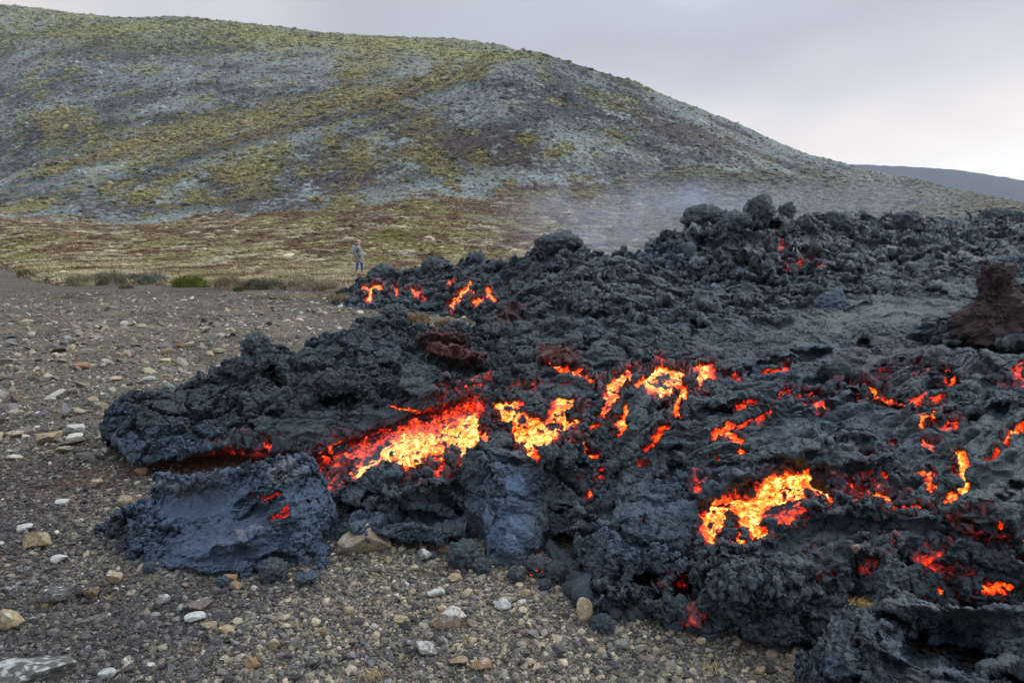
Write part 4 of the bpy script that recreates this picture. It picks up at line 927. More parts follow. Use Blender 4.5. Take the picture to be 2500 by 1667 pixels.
STONE_COLS = np.array([(.25,.22,.155),(.19,.17,.13),(.14,.125,.10),(.10,.096,.088),(.07,.066,.062),(.045,.043,.045),(.30,.29,.26),(.19,.125,.08),(.12,.125,.125),(.16,.15,.12)])
def in_lava(x, y):
    lx = [-99, 255, 330, 800, 1130, 1330, 1400, 1470, 1850, 1960, 2040, 3000]; ly = [1000, 1100, 1150, 1180, 1300, 1340, 1430, 1520, 1550, 1600, 1680, 1700]
    crest = np.interp(x, [255, 330, 590, 960, 1100, 1300, 3000], [1060, 960, 860, 760, 800, 740, 600])
    low = np.interp(x, [255, 345, 480, 780, 850, 1050, 1190, 1290, 1385, 1460, 1800, 1980, 2040], [1060, 1120, 1160, 1180, 1290, 1300, 1330, 1350, 1400, 1500, 1520, 1610, 1690])
    return (x > 262) & (y > crest + 25) & (y < low - 12)
def scatter_stones(name, n, rpx, sub, nproto, seed, ymin, ymax, dens, colw, label, alpha=2.0, rmax_m=.05, flat=.75):
    rg = np.random.default_rng(seed)
    n = int(n * 1.3); x = rg.uniform(-450, 2950, n); y = ymin + (ymax - ymin) * rg.random(n) ** dens
    t = ground_t(x, y); t *= 1 + rg.normal(size=n) * .01
    k = ~in_lava(x, y) & ~((x > 2080) & (y > 700) & (y < 1690)); x, y, t = x[k], y[k], t[k]; n = len(x)
    P = world(x, y, t)
    r = rpx / F * t * (1 - rg.random(n) * .999) ** (-1 / alpha); r = np.minimum(r, np.maximum(rmax_m, 1.2 * rpx / F * t)) 
    P[:, 2] = gz(P[:, 0], P[:, 1]) + r * rg.uniform(.0, .4, n)
    # patches bare of stones
    cl = fbm(np.stack([P[:, 0], P[:, 1], P[:, 0] * 0], -1) * 1.5, 3, 401) + .3
    keep = rg.random(n) < np.clip(.75 + 1.1 * cl, .25, 1)
    P, r = P[keep], r[keep]; n = len(r)
    tn = ground_tone(P[:, 0], P[:, 1])
    ci = rg.random(n) + (tn - .5) * .75
    pal = np.array(colw); idx = np.clip(((1 - ci) * len(pal)).astype(int), 0, len(pal) - 1)
    col = STONE_COLS[pal[idx]] * rg.uniform(.65, 1.25, (n, 1)) * (1 + rg.normal(size=(n, 3)) * .04)
    wl = rg.random(n) < .009; col[wl] = np.array((.30, .30, .28)) * rg.uniform(.8, 1.2, (wl.sum(), 1))
    protos = [rock_shape(sub, seed * 31 + i, 9) for i in range(nproto)]
    pi = rg.integers(0, nproto, n); an = rg.uniform(0, 6.28, n); tl = rg.normal(size=n) * .5
    Vs, Fs, Cs = [], [], []; off = 0
    for i in range(nproto):
        s = np.nonzero(pi == i)[0]
        if not len(s): continue
        pv, pf = protos[i]
        sq = np.stack([rg.uniform(.75, 1.3, len(s)), rg.uniform(.75, 1.2, len(s)), rg.uniform(flat * .6, flat * 1.25, len(s))], -1)
        q = pv[None] * sq[:, None]
        c, si = np.cos(tl[s])[:, None], np.sin(tl[s])[:, None]
        q = np.stack([q[..., 0] * c + q[..., 2] * si, q[..., 1], -q[..., 0] * si + q[..., 2] * c], -1)
        c, si = np.cos(an[s])[:, None], np.sin(an[s])[:, None]
        q = np.stack([q[..., 0] * c - q[..., 1] * si, q[..., 0] * si + q[..., 1] * c, q[..., 2]], -1)
        q = q * r[s][:, None, None] + P[s][:, None]
        Vs.append(q.reshape(-1, 3)); Fs.append((pf[None] + (np.arange(len(s)) * len(pv))[:, None, None]).reshape(-1, 3) + off); off += len(s) * len(pv)
        Cs.append(np.repeat(col[s], len(pv), 0))
    o = mesh_np(name, np.concatenate(Vs), np.concatenate(Fs), M_STONE, None, None, np.concatenate(Cs) * 1.28, smooth=False)
    tag(o, label, None, None, 'stuff'); return o
scatter_stones('gravel', 52000, 3.2, 2, 18, 5, 1060, 1850, .85, [0, 1, 9, 2, 3, 3, 8, 4, 4, 5], 'loose grey, brown and tan gravel close to the lava front', 2.6, .022)
scatter_stones('gravel', 90000, 2.0, 1, 14, 6, 690, 1850, .7, [0, 1, 9, 2, 3, 4, 4, 5, 5], 'fine grit and small stones over the plain', 2.1, .03)
scatter_stones('rubble', 26000, 2.2, 2, 12, 8, 715, 1120, .95, [0, 9, 6, 1, 0, 2, 8, 3], 'pale and tan rubble scattered over the plain left of the lava', 2.0, .11, .55)

T1, T2, T3, WH, GR, BR, DK = (.27,.215,.135), (.21,.165,.105), (.24,.15,.09), (.38,.38,.35), (.15,.15,.14), (.12,.085,.06), (.075,.075,.072)
rocks = [ # frame x, frame y of the foot, width px, height px, colour, lichen, label
 (77,1346,66,48,T1,.1,'blocky tan stone near the left edge, level with the slab'), (42,1302,52,20,WH,.8,'flat white-crusted stone above the blocky tan stone at the left edge'),
 (140,1236,36,16,WH,.9,'small white stone on bare gravel left of the slab'), (226,1190,34,24,T1,.1,'tan pointed stone between the overhanging lobe and the slab'),
 (297,1236,40,26,T2,.2,'grey-tan wedge stone just above the left tip of the slab'), (130,1376,44,16,WH,.85,'low white-blotched stone below the blocky tan stone'),
 (112,1478,78,36,DK,.1,'long dark grey stone with a wisp of dry grass at lower left'), (213,1462,42,30,BR,.1,'brown wedge-shaped stone right of the long dark stone'),
 (14,1546,70,58,T1,.2,'large tan stone cut off by the left edge'), (270,1432,40,36,T1,.1,'angular tan stone below the left corner of the slab'),
 (390,1478,36,24,GR,.5,'greyish pale stone below the slab, left of a flat grey stone'), (474,1500,64,28,(.12,.10,.085),.05,'flat grey-brown stone with a white stone touching it below'),
 (466,1525,52,22,WH,.7,'white-topped stone touching the flat grey-brown stone'), (500,1540,46,16,T2,.1,'flat tan stone right below the white-topped stone'),
 (545,1553,40,22,T1,.0,'tan triangular stone right of the white-topped stone'), (574,1444,34,26,T2,.0,'tan stone below the middle of the slab'),
 (556,1424,36,22,T3,.0,'orange-tan stone tucked under the slab edge'), (1034,1376,38,36,GR,.7,'grey-white round stone below the dark overhang'),
 (1105,1422,40,20,T1,.1,'tan oval stone left of the spiky clinker'), (1085,1354,36,20,BR,.0,'brown stone at the mouth of the dark overhang'),
 (922,1398,26,20,GR,.3,'small grey stone below the pale knobbly boulder'), (945,1376,24,18,T1,.0,'small tan stone just right of the pale knobbly boulder'),
 (1062,1460,46,16,WH,.7,'flat whitish stone on the gravel between two clinkers and the big lichened rock'), (1094,1546,90,52,(.25,.19,.135),.55,'large pale pinkish rock with a white lichen spot in the middle of the foreground'),
 (1226,1492,46,26,WH,.8,'white lichened stone left of the tan upright stone'), (850,1502,30,18,T1,.0,'small tan stone in the centre of the lower gravel'),
 (666,1588,30,26,T1,.2,'cream stone low in the picture, left of centre'), (614,1640,44,28,(.2,.13,.08),.0,'brown-tan stone with dry grass behind it near the bottom'),
 (1034,1606,66,28,GR,.6,'pale lichened stone below the large pale pinkish rock'), (1120,1628,48,20,T2,.1,'tan slab-like stone near the bottom, right of the pale lichened stone'),
 (1172,1642,54,26,T3,.1,'orange-brown stone at the bottom edge below the large pinkish rock'), (40,1695,200,52,(.085,.088,.08),.45,'big grey lichened boulder in the bottom left corner'),
 (252,1664,46,24,GR,.8,'blue-white lichened stone right of the corner boulder'), (755,1636,42,26,DK,.1,'dark grey rounded stone near the bottom, left of centre'),
 (786,1556,24,28,T2,.0,'small upright tan stone on the lower gravel'), (976,1524,40,18,T1,.1,'tan stone left of the large pale pinkish rock'),
 (1426,1524,46,66,T1,.15,'tall tan stone standing upright against the flow front'),
 (100,1086,66,34,T1,.1,'long tan stone on the gravel left of the overhanging lobe'), (163,1062,58,26,WH,.7,'white-patched stone right behind the long tan stone'),
 (190,902,40,22,T3,.1,'orange-brown stone in the middle of the left plain'), (402,866,26,18,T1,.0,'tan stone on the plain left of the twin-topped lava knob'),
 (435,850,22,16,T3,.0,'small ochre stone on the plain near the twin-topped lava knob'), (222,988,34,20,T1,.0,'pair-shaped tan stone above the long tan stone'),
 (337,1162,34,22,(.2,.12,.075),.0,'tan stone at the mouth of the red-lit cavity under the lobe'), (250,1022,30,12,T1,.1,'flat tan stone just left of the overhanging lobe'),
 (22,1072,44,24,T2,.6,'pale stone at the left edge behind the long tan stone'), (30,982,26,20,BR,.0,'brown stone at the left edge of the plain'),
 (358,930,38,12,WH,.9,'thin white stone left of the lava lobe crest'), (150,1108,40,18,T2,.3,'tan-grey stone in front of the long tan stone'),
 (1285,1462,30,20,T1,.0,'tan stone between the round clinker and the white lichened stone'), (1940,1620,34,24,T1,.1,'cream stone at the flow front beside the folded lobe'), (1718,1578,34,22,T1,.1,'tan stone under the front of the main flow'),
 (1520,1590,40,26,GR,.1,'grey pointed stone on the gravel below the flow front'), (1860,1650,36,20,T2,.0,'tan stone near the bottom, left of the folded lobe'), (1300,1560,30,20,GR,.1,'grey stone on the gravel right of the large pinkish rock'),
]
def make_rock(fx, fy, wpx, hpx, col, lich, lab, seed, z=0.0, loc=None, name='stone'):
    t = float(ground_t(fx, fy, z)) if loc is None else None
    V, Fc = rock_shape(5 if wpx > 60 else 3 if wpx < 24 else 4 if 4 in ICO else 5, seed, 8, .10)
    if loc is None:
        q = gpt(fx, fy); s = t / F
    else: q = np.array(loc[:3]); s = loc[3]
    a, h = wpx * s / 2, hpx * s / 2
    mxs = np.abs(V).max(0); V = V / mxs * np.array((a, a * .8, h * 1.12))
    m = min(a, h); V = V + V / np.linalg.norm(V, axis=1, keepdims=True) * (fbm(V * 2.2 / m + seed, 4, seed)[:, None] * m * (.14 if hpx <= wpx else .10) + fbm(V * 9 / m, 2, seed + 1)[:, None] * m * .03)
    n0 = fbm(V * 1.6 / m + seed, 4, 5); n1 = fbm(V * 4 / m, 3, 6)
    C = np.array(col)[None] * (1 + .45 * n1[:, None])
    g = (sstep(.45 - lich * .6, .62 - lich * .6, n0 + .35 * V[:, 2] / h))[:, None] * (lich > 0) * .85
    C = C * (1 - g) + np.array((.37, .39, .38)) * g * (1 + .25 * n1[:, None])
    o = mesh_np(name, V, Fc, M_STONE, None, None, np.clip(C, .01, .6))
    o.location = (q[0], q[1] + a * .75, (q[2] if loc is not None else 0) + h * .72); tag(o, lab, 'stone', 'larger stones lying on the gravel'); return o
for i, (fx, fy, wp, hp, col, li, lab) in enumerate(rocks): make_rock(fx, fy, wp, hp, col, li, lab, 500 + i)
# the pale boulder with a knob, wedged between slab and rubble bank
V, Fc = rock_shape(5, 77, 5, .08); t = float(ground_t(885, 1356)); q = gpt(885, 1356); s = t / F
V = V / np.abs(V).max(0) * np.array((64 * s, 40 * s, 28 * s))
V[:, 2] += 20 * s * np.exp(-((V[:, 0] - 12 * s) / (20 * s)) ** 2) * (V[:, 2] > 0) * (V[:, 2] / (28 * s))
V[:, 2] -= 3 * s * np.exp(-((V[:, 0] + 30 * s) / (16 * s)) ** 2) * (V[:, 2] > 0)
V = V * (1 + .10 * fbm(V * 26, 4, 9)[:, None] + .03 * fbm(V * 90, 3, 10)[:, None])
n0 = fbm(V * 22, 4, 11)[:, None]; C = np.array((.29, .245, .175)) * (1 + .4 * fbm(V * 60, 3, 12)[:, None]); g = sstep(.1, .35, n0) * .6; C = C * (1 - g) + np.array((.36, .38, .37)) * g
bo = mesh_np('boulder', V, Fc, M_STONE, None, None, C); bo.location = (q[0], q[1] + 30 * s, 22 * s); tag(bo, 'large pale tan boulder with a rounded knob, right of the slab', 'boulder')
for (fx, fy, wp, hp, col, lab, sd) in [(2087, 1346, 24, 26, (.22, .16, .12), 'round tan stone carried on the lava near the lower right', 801), (2027, 1157, 18, 10, (.2, .12, .11), 'tiny pink stone lying on the roof above the orange opening', 802)]:
    p_ = surf_at('near', fx, fy); dd = float((p_[1] * cp) / F)
    make_rock(fx, fy, wp, hp, col, 0, lab, sd, loc=(p_[0], p_[1] - wp * dd * .45, p_[2] - hp * dd * .1, dd))

# ------------------------------------------------------------------ grass
def blade_material():
    m, b, N, L = material('dry_grass')
    tint = N('ShaderNodeAttribute', attribute_name='tint').outputs['Color']
    L(tint, b.inputs['Base Color']); b.inputs['Roughness'].default_value = 0.9; b.inputs['Specular IOR Level'].default_value = 0.1
    return m
M_GRASS = blade_material()
def blades(P, h, wd, col, lean, rg):
    """tapering bent blades: P (n,3) roots"""
    n = len(P); a = rg.uniform(0, 6.28, n); d = np.stack([np.cos(a), np.sin(a), a * 0], -1)
    b = rg.uniform(0, 6.28, n); l = np.stack([np.cos(b), np.sin(b), b * 0], -1) * (lean * h)[:, None]
    up = np.array((0, 0, 1.0)) * h[:, None]
    w_ = d * (wd / 2)[:, None]; mid = P + up * .6 + l * .35
    V = np.stack([P - w_, P + w_, mid + w_ * .7, mid - w_ * .7, P + up * .95 + l], 1).reshape(-1, 3)
    k = np.arange(n)[:, None] * 5
    Fc = np.concatenate([k + np.array((0, 1, 2)), k + np.array((0, 2, 3)), k + np.array((3, 2, 4))])
    return V, Fc, np.repeat(col, 5, 0)
rg = np.random.default_rng(11); n = 70000
# heath tufts, a few blades each, placed evenly over the picture area of the heath
fy_ = rg.uniform(515, 705, n); fx_ = rg.uniform(-80, 2000, n)
U_ = (fx_ - 1250) / F; 
yv = FY[:, :].copy()
ci = np.clip(np.searchsorted(uh, U_ / (cp + (833.5 - fy_) / F * sp_)), 0, len(uh) - 1)
jj = rg.integers(0, np.searchsorted(dh, 92), n); ok = (np.abs(FY[ci, jj] - fy_) < 200) & (dh[jj] > bank_d[ci] + .6) & (FY[ci, jj] > lim[ci, jj]) & (rg.random(n) < np.clip((34 / dh[jj]) ** .5, .2, 1))
ci, jj = ci[ok], jj[ok]; base = V_H = np.stack([XH, DH, ZH], -1)[ci, jj]; base = base + rg.normal(size=base.shape) * np.array((.15, .2, .0))
gc = C_H = None
hc = np.clip(het * (1.6 + .5 * n_f[..., None]), .01, .7)[ci, jj]
Pb = np.repeat(base, 6, 0) + rg.normal(size=(len(base) * 6, 3)) * np.array((.10, .10, .0)); cb = np.repeat(hc, 6, 0) * rg.uniform(.6, 1.35, (len(Pb), 1))
hh = rg.uniform(.05, .16, len(Pb)) ; V_, F_, Cc = blades(Pb - np.array((0, 0, .02)), hh, rg.uniform(.02, .05, len(Pb)), cb, rg.uniform(.5, 2.0, len(Pb)), rg)
go = mesh_np('heath_grass', V_, F_, M_GRASS, None, None, Cc, smooth=False); tag(go, 'low dry heath grass below the hill', None, None, 'stuff')
def scatter_land(name, n, y0, y1, x0, x1, rpx, sub, cond, colf, flat, seed, label, mat, rmin=.08, rmax=.9):
    rg = np.random.default_rng(seed)
    # candidates are vertices of the land, weighted by the picture area they fill
    sel = (FX > x0) & (FX < x1) & (FY > y0) & (FY < y1) & cond
    dy = np.abs(np.gradient(FY, axis=1)); vis = sel & (np.gradient(FY, axis=1) < 0.3)
    w_ = (dy * vis).ravel(); w_ = w_ / w_.sum(); k = rg.choice(len(w_), n, p=w_)
    base = np.stack([XH, DH, ZH], -1).reshape(-1, 3)[k]; dd = DH.ravel()[k]
    base = base + rg.normal(size=base.shape) * (np.array((1, 1, 0)) * (dd * .0012)[:, None])
    r = np.clip(rpx / F * dd * (1 - rg.random(n) * .99) ** (-1 / 2.4), rmin, rmax)
    col = colf.reshape(-1, 3)[k] * rg.uniform(.45, 1.6, (n, 1))
    pv = [rock_shape(sub, seed * 17 + i, 6)[0] for i in range(10)]; pf = ICO[sub][1]; pi = rg.integers(0, 10, n)
    an = rg.uniform(0, 6.28, n); Q = np.array(pv)[pi] * np.stack([rg.uniform(.8, 1.4, n), rg.uniform(.8, 1.3, n), rg.uniform(.6, 1.3, n) * flat], -1)[:, None]
    c, si = np.cos(an)[:, None], np.sin(an)[:, None]
    Q = np.stack([Q[..., 0] * c - Q[..., 1] * si, Q[..., 0] * si + Q[..., 1] * c, Q[..., 2]], -1) * r[:, None, None] + base[:, None]
    Fc = (pf[None] + (np.arange(n) * pv[0].shape[0])[:, None, None]).reshape(-1, 3)
    o = mesh_np(name, Q.reshape(-1, 3), Fc, mat, None, None, np.clip(np.repeat(col, pv[0].shape[0], 0), .01, .7), smooth=False)
    tag(o, label, None, None, 'stuff')
ISROCK = he < .5
ROCKC = HILLC * 1.0 + SC((.15, .17, .165)) * .07
scatter_land('scree', 52000, -10, 560, -420, 2200, 1.5, 1, ISROCK & (DH > 80), ROCKC, .7, 71, 'small grey stones over the slope of the hill', M_STONE, .08, .8)
scatter_land('moss_clumps', 20000, 0, 560, -420, 2300, 2.2, 1, ISROCK & (DH > 80) & (HILLC[..., 0] > HILLC[..., 2] * 1.45), HILLC * .95, .6, 72, 'mossy clumps on the hill', M_GRASS, .12, 1.0)
scatter_land('heath_clumps', 68000, 380, 720, -420, 2500, 2.3, 1, (he > .5) & (DH > bank_d[:, None] + .5), np.clip(het * 1.2, .01, .6), .42, 73, 'low heather and grass clumps of the heath', M_GRASS, .05, .9)
def tussock(fx, fy, wpx, hpx, col, lab, seed, nb=1100, name='grass_tussock', cat='tussock'):
    rg = np.random.default_rng(seed); t = float(ground_t(fx, fy)); q = gpt(fx, fy); s = t / F
    a, h = wpx * s / 2 * 1.2, hpx * s * 1.05
    V, Fc = ICO[3]; V = V * np.array((a, a * .7, h)) ; V = V * (1 + .5 * fbm(V * 2.2 + seed, 4, seed)[:, None])
    r_ = mesh_np(name, V, Fc, M_GRASS, None, None, np.array(col) * .75 * (1 + .5 * fbm(V * 5, 3, 3)[:, None])); r_.location = (q[0], q[1] + a * .6, -h * .12)
    th = rg.uniform(0, 6.28, nb); ph = rg.uniform(.05, 1.0, nb) ** .5 * 1.45
    Pb = np.stack([a * np.sin(ph) * np.cos(th), a * .7 * np.sin(ph) * np.sin(th), h * np.cos(ph) * .95], -1)
    V2, F2, C2_ = blades(Pb, rg.uniform(.2, .9, nb) * h, np.full(nb, max(.012, 1.1 * s)), np.array(col)[None] * rg.uniform(.5, 1.4, (nb, 1)), rg.uniform(.3, 1.6, nb), rg)
    b_ = mesh_np('grass_blades', V2, F2, M_GRASS, r_, None, C2_, smooth=False); b_['kind'] = 'stuff'
    tag(r_, lab, cat, 'tussocks along the edge of the turf'); return r_
def k4(x, y): return x / 2.613, 620 + y / 2.613
tus = [(150,150,90,34,olive,'low olive tussock at the left end of the turf bank'), (235,160,80,30,SC((.25,.17,.11)),'pinkish-brown tussock next to the olive one on the turf bank'), (318,182,90,24,SC((.15,.11,.07)),'small brown hummock standing forward of the turf bank'),
 (490,205,150,50,SC((.26,.24,.14)),'wide straw-green tussock pushed forward on the turf bank'), (530,150,110,30,SC((.11,.035,.02)),'dark red heather patch on the turf bank'), (665,198,160,60,SC((.20,.19,.12)),'grey-green tussock right of the wide straw one'),
 (830,188,120,40,SC((.10,.12,.10)),'dark grey-green shrubby hummock along the bank'), (950,196,150,46,SC((.14,.16,.13)),'greyish moss hummock left of the bright green moss'), (1180,214,170,52,SC((.11,.125,.022)),'bright green moss cushion on the bank'),
 (1300,182,120,30,SC((.07,.06,.04)),'dark brown heather hummock right of the green moss'), (1440,226,150,60,SC((.27,.22,.13)),'straw-coloured tussock in the middle of the bank'), (1512,240,44,18,SC((.09,.14,.02)),'tiny vivid green moss ball on the gravel by the bank'),
 (1640,226,170,44,SC((.09,.09,.06)),'dark hummock between two straw tussocks'), (1745,226,90,44,SC((.25,.24,.15)),'pale tussock left of the large fluffy straw one'), (1920,232,170,62,SC((.30,.26,.18)),'large fluffy straw tussock left of the walker'), (2080,236,130,44,SC((.30,.24,.16)),'straw tussock behind the tip of the far lava flow'),
 (790,222,70,20,SC((.22,.18,.11)),'small straw tuft standing before the grey-green hummock'), (380,282,110,10,SC((.20,.18,.10)),'flat straw tuft lying on the gravel at the left'), (1660,282,100,12,SC((.26,.22,.14)),'flat straw tuft on the gravel left of the far lava tip'), (1900,288,230,18,SC((.26,.22,.14)),'long flat straw tuft before the far lava tip'),
 (2200,318,190,40,SC((.24,.19,.11)),'ochre tussock at the foot of the far lava flow'), (2130,300,90,30,SC((.26,.21,.13)),'small ochre tussock at the very tip of the far lava')]
for i, (x, y, w_, h_, c_, lab) in enumerate(tus):
    fx, fy = k4(x, y); tussock(fx, fy, w_ / 2.613, h_ / 2.613 * 1.1, c_, lab, 60 + i, name='moss_cushion' if 'moss' in lab else 'grass_tussock', cat='moss' if 'moss' in lab else 'tussock')
tussock(1010, 790, 60, 16, SC((.20,.14,.08)), 'ochre tussock between the two lava flows', 99); tussock(1085, 800, 40, 14, SC((.22,.17,.10)), 'small ochre tussock right of the one between the flows', 98)
def wisp(fx, fy, wpx, hpx, lab, seed, nb=60, loc=None, col=(.36, .29, .16)):
    rg = np.random.default_rng(seed)
    if loc is None: q = gpt(fx, fy); s = float(ground_t(fx, fy)) / F
    else: q = np.array(loc[:3]); s = loc[3]
    Pb = rg.normal(size=(nb, 3)) * np.array((wpx * s * .22, wpx * s * .16, 0))
    V, Fc, Cc = blades(Pb, rg.uniform(.4, 1, nb) * hpx * s, np.full(nb, .0022), np.array(col)[None] * rg.uniform(.6, 1.3, (nb, 1)), rg.uniform(.6, 2.4, nb), rg)
    o = mesh_np('dry_grass_tuft', V, Fc, M_GRASS, None, None, Cc, smooth=False); o.location = q; tag(o, lab, 'grass tuft', 'wisps of dry grass')
wisp(112, 1480, 34, 16, 'wisp of dry grass in front of the long dark grey stone', 1); wisp(911, 1655, 70, 26, 'spreading dry grass tuft at the bottom, left of the big lichened stones', 2, 140)
wisp(618, 1618, 26, 22, 'dry grass tuft behind the brown-tan stone near the bottom', 3); wisp(268, 1462, 26, 14, 'thin dry grass on the gravel below the slab corner', 4, 40); wisp(470, 1592, 26, 16, 'thin dry grass tuft below the tan triangular stone', 5, 40)
wisp(728, 1530, 24, 18, 'few dry stalks on the gravel in the lower middle', 6, 24); wisp(1740, 1640, 60, 26, 'dry stalks on the gravel below the flow front', 7, 70); wisp(980, 1610, 24, 14, 'dry stalks left of the pale lichened stone', 8, 30); wisp(1950, 1640, 40, 34, 'dry stalks at the flow front by the folded lobe', 9, 40)
p_ = surf_at('front', 2102, 1472); wisp(0, 0, 54, 14, 'yellowed grass clump caught on top of the folded lava lobe', 10, 150, loc=(p_[0], p_[1], p_[2], p_[1] / F), col=(.30, .20, .07))

# ------------------------------------------------------------------ the walker
def plain(name, col, rough=.85):
    m, b, N, L = material(name)
    n = N('ShaderNodeTexNoise', {'Scale': 9.0, 'Detail': 3.0}); br = N('ShaderNodeMapRange', {0: n.outputs['Fac'], 1: .3, 2: .7, 3: .8, 4: 1.2}).outputs[0]
    mx = N('ShaderNodeVectorMath', {0: (*col,), 'Scale': br}, operation='SCALE'); L(mx.outputs[0], b.inputs['Base Color'])
    b.inputs['Roughness'].default_value = rough; return m
def skinned(name, nodes, edges, mat, parent, lvl=2):
    me = bpy.data.meshes.new(name); me.from_pydata([n_[0] for n_ in nodes], edges, []); o = bpy.data.objects.new(name, me); link(o, parent)
    sk = o.modifiers.new('skin', 'SKIN'); sv = me.skin_vertices[0].data
    for i, n_ in enumerate(nodes): sv[i].radius = n_[1] if isinstance(n_[1], tuple) else (n_[1], n_[1])
    sv[0].use_root = True
    ss = o.modifiers.new('sub', 'SUBSURF'); ss.levels = ss.render_levels = lvl
    me.materials.append(mat); return o
wk = gpt(877, 682); wz = float(hill_z(wk[0], wk[1]))
body_nodes = [((0,0,.93),(.15,.12)), ((0,.01,1.12),(.14,.11)), ((0,.01,1.36),(.17,.12)), ((.02,.0,1.48),(.06,.06)), ((.05,0,1.56),(.06,.06)), ((.06,0,1.66),(.085,.095)), ((.06,0,1.73),(.06,.07)),
  ((0,-.09,.88),(.085,.09)), ((-.04,-.10,.50),(.06,.06)), ((-.10,-.10,.09),(.045,.045)), ((.05,-.10,.045),(.045,.035)),
  ((0,.09,.88),(.085,.09)), ((.14,.10,.50),(.06,.06)), ((.13,.10,.09),(.045,.045)), ((.27,.10,.045),(.045,.035)),
  ((-.02,-.20,1.38),(.06,.06)), ((-.10,-.25,1.12),(.045,.045)), ((.0,-.25,.90),(.033,.033)), ((.03,-.25,.84),(.03,.022)),
  ((0,.20,1.38),(.06,.06)), ((.02,.25,1.12),(.045,.045)), ((.12,.24,.92),(.033,.033)), ((.15,.24,.86),(.03,.022))]
body_edges = [(0,1),(1,2),(2,3),(3,4),(4,5),(5,6),(0,7),(7,8),(8,9),(9,10),(0,11),(11,12),(12,13),(13,14),(2,15),(15,16),(16,17),(17,18),(2,19),(19,20),(20,21),(21,22)]
skin_m = plain('skin', (.50, .30, .24)); jean = plain('blue_jeans', (.012, .085, .22)); coat_m = plain('grey_green_parka', (.15, .175, .165)); pack_m = plain('light_grey_backpack', (.26, .30, .30)); hat_m = plain('pink_hat', (.62, .33, .36)); dark_m = plain('dark_cloth', (.03, .035, .04)); boot_m = plain('boot_leather', (.05, .04, .035)); tr2 = plain('sleeve_cloth', (.10, .10, .10))
person = skinned('person', body_nodes, body_edges, skin_m, None)
# fingers
for sy, (hx, hz) in ((-.25, (.035, .82)), (.24, (.155, .84))):
    pass
coat = skinned('parka', [((0,0,.80),(.215,.20)), ((0,0,1.0),(.195,.18)), ((0,.0,1.2),(.185,.16)), ((0,.0,1.38),(.19,.16)), ((.02,0,1.47),(.10,.10)),
   ((-.02,-.20,1.39),(.085,.085)), ((-.10,-.265,1.13),(.072,.072)), ((-.01,-.265,.93),(.058,.058)), ((0,.20,1.39),(.085,.085)), ((.02,.265,1.13),(.072,.072)), ((.11,.26,.95),(.058,.058)), ((0,0,.66),(.22,.21))],
   [(11,0),(0,1),(1,2),(2,3),(3,4),(3,5),(5,6),(6,7),(3,8),(8,9),(9,10)], coat_m, person); coat['label'] = 'long grey-green parka'
tr = skinned('jeans', [((0,0,.86),(.15,.14)), ((0,-.09,.80),(.10,.105)), ((-.04,-.10,.50),(.078,.078)), ((-.10,-.10,.14),(.068,.068)), ((0,.09,.80),(.10,.105)), ((.14,.10,.50),(.078,.078)), ((.13,.10,.14),(.068,.068))], [(0,1),(1,2),(2,3),(0,4),(4,5),(5,6)], jean, person)
for k, (bx, by) in enumerate(((-.10, -.10), (.13, .10))):
    skinned('boot', [((bx,by,.15),(.065,.065)), ((bx,by,.06),(.06,.055)), ((bx+.09,by,.045),(.055,.04)), ((bx+.17,by,.035),(.04,.03))], [(0,1),(1,2),(2,3)], boot_m, person)
hat = skinned('hat', [((.055,0,1.68),(.105,.108)), ((.05,0,1.76),(.09,.092)), ((.045,0,1.81),(.04,.04))], [(0,1),(1,2)], hat_m, person); hat['label'] = 'pink knitted hat'
pk = skinned('backpack', [((-.26,0,1.02),(.10,.14)), ((-.27,0,1.2),(.13,.16)), ((-.25,0,1.42),(.12,.15)), ((-.20,0,1.54),(.07,.12))], [(0,1),(1,2),(2,3)], pack_m, person); pk['label'] = 'light grey backpack with a dark lid'
skinned('backpack_lid', [((-.27,0,1.54),(.08,.12)), ((-.19,0,1.60),(.06,.11))], [(0,1)], dark_m, pk)
skinned('hood', [((-.06,0,1.50),(.10,.10)), ((-.10,0,1.56),(.07,.10))], [(0,1)], dark_m, person)
person.location = (wk[0], wk[1], wz - .02); person.rotation_euler = (0, 0, R(-12)); person.scale = (.98,) * 3
tag(person, 'person in a grey-green parka and pink hat walking with a backpack', 'person')

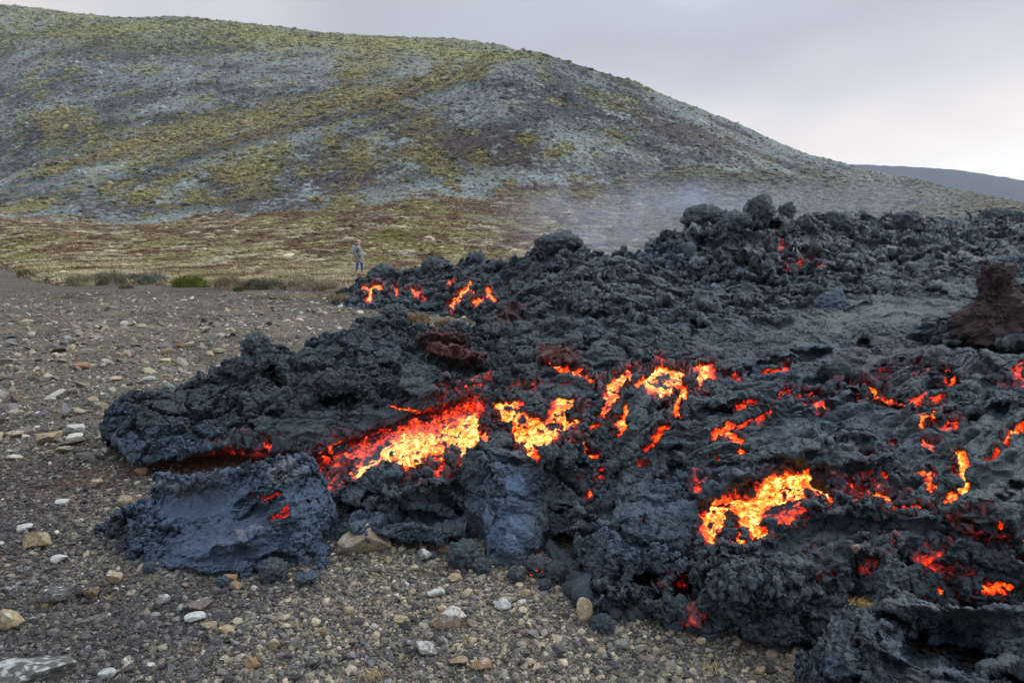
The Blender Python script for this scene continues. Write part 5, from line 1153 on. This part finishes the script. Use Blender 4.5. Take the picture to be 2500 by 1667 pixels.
# ------------------------------------------------------------------ smoke drifting behind the crest
def smoke(name, loc, size, dens, label, scale=.35, col=(.62, .76, 1.0), rz=0):
    V, Fc = ICO[3]; V = V * np.array(size)
    o = mesh_np(name, V, Fc, None); o.location = loc; o.rotation_euler = (0, 0, rz)
    m = bpy.data.materials.new(name); m.use_nodes = True; t = m.node_tree; t.nodes.clear()
    ou = t.nodes.new('ShaderNodeOutputMaterial'); pv = t.nodes.new('ShaderNodeVolumePrincipled'); pv.inputs['Color'].default_value = (*col, 1); pv.inputs['Anisotropy'].default_value = .2
    g = t.nodes.new('ShaderNodeTexCoord'); mpp = t.nodes.new('ShaderNodeMapping'); mpp.inputs['Scale'].default_value = [1 / q for q in size]
    t.links.new(g.outputs['Object'], mpp.inputs[0])
    ln = t.nodes.new('ShaderNodeVectorMath'); ln.operation = 'LENGTH'; t.links.new(mpp.outputs[0], ln.inputs[0])
    fo_ = t.nodes.new('ShaderNodeMapRange'); fo_.interpolation_type = 'SMOOTHSTEP'
    for k, v_ in enumerate((None, .05, 1.0, 1.0, 0.0)):
        if k: fo_.inputs[k].default_value = v_
    t.links.new(ln.outputs['Value'], fo_.inputs[0])
    nz_ = t.nodes.new('ShaderNodeTexNoise'); nz_.inputs['Scale'].default_value = scale; nz_.inputs['Detail'].default_value = 3; nz_.inputs['Distortion'].default_value = 1.0; t.links.new(g.outputs['Object'], nz_.inputs['Vector'])
    mr = t.nodes.new('ShaderNodeMapRange'); t.links.new(nz_.outputs['Fac'], mr.inputs[0])
    for k, v_ in ((1, .38), (2, .68), (3, 0), (4, dens)): mr.inputs[k].default_value = v_
    mm = t.nodes.new('ShaderNodeMath'); mm.operation = 'MULTIPLY'; t.links.new(fo_.outputs[0], mm.inputs[0]); t.links.new(mr.outputs[0], mm.inputs[1])
    t.links.new(mm.outputs[0], pv.inputs['Density']); t.links.new(pv.outputs[0], ou.inputs['Volume'])
    o.data.materials.append(m); m.cycles.homogeneous_volume = False if hasattr(m.cycles, 'homogeneous_volume') else False
    tag(o, label, None, None, 'stuff')
smoke('smoke', world(1530, 540, 30), (8.0, 4.0, 3.0), .20, 'thin blue smoke rising behind the lava crest', .55)
smoke('smoke', world(1950, 500, 45), (14.0, 5, 2.6), .10, 'faint smoke veil behind the highest lava', .3)

# ------------------------------------------------------------------ the air between here and the ridge
hv = np.array([[x, y, z] for x in (-900, 1100) for y in (-60, 900) for z in (-80, 150)], np.float32)
hf = np.array([[0,1,3,2],[4,6,7,5],[0,4,5,1],[2,3,7,6],[0,2,6,4],[1,5,7,3]])
hm_ = bpy.data.materials.new('haze'); hm_.use_nodes = True; t = hm_.node_tree; t.nodes.clear()
ou = t.nodes.new('ShaderNodeOutputMaterial'); pv = t.nodes.new('ShaderNodeVolumePrincipled'); pv.inputs['Color'].default_value = (.80, .88, 1.0, 1); pv.inputs['Density'].default_value = 0.00028; pv.inputs['Anisotropy'].default_value = .3
t.links.new(pv.outputs[0], ou.inputs['Volume'])
hz = mesh_np('haze', hv, hf, hm_, smooth=False); tag(hz, 'thin bluish air over the plain and hill', None, None, 'stuff')
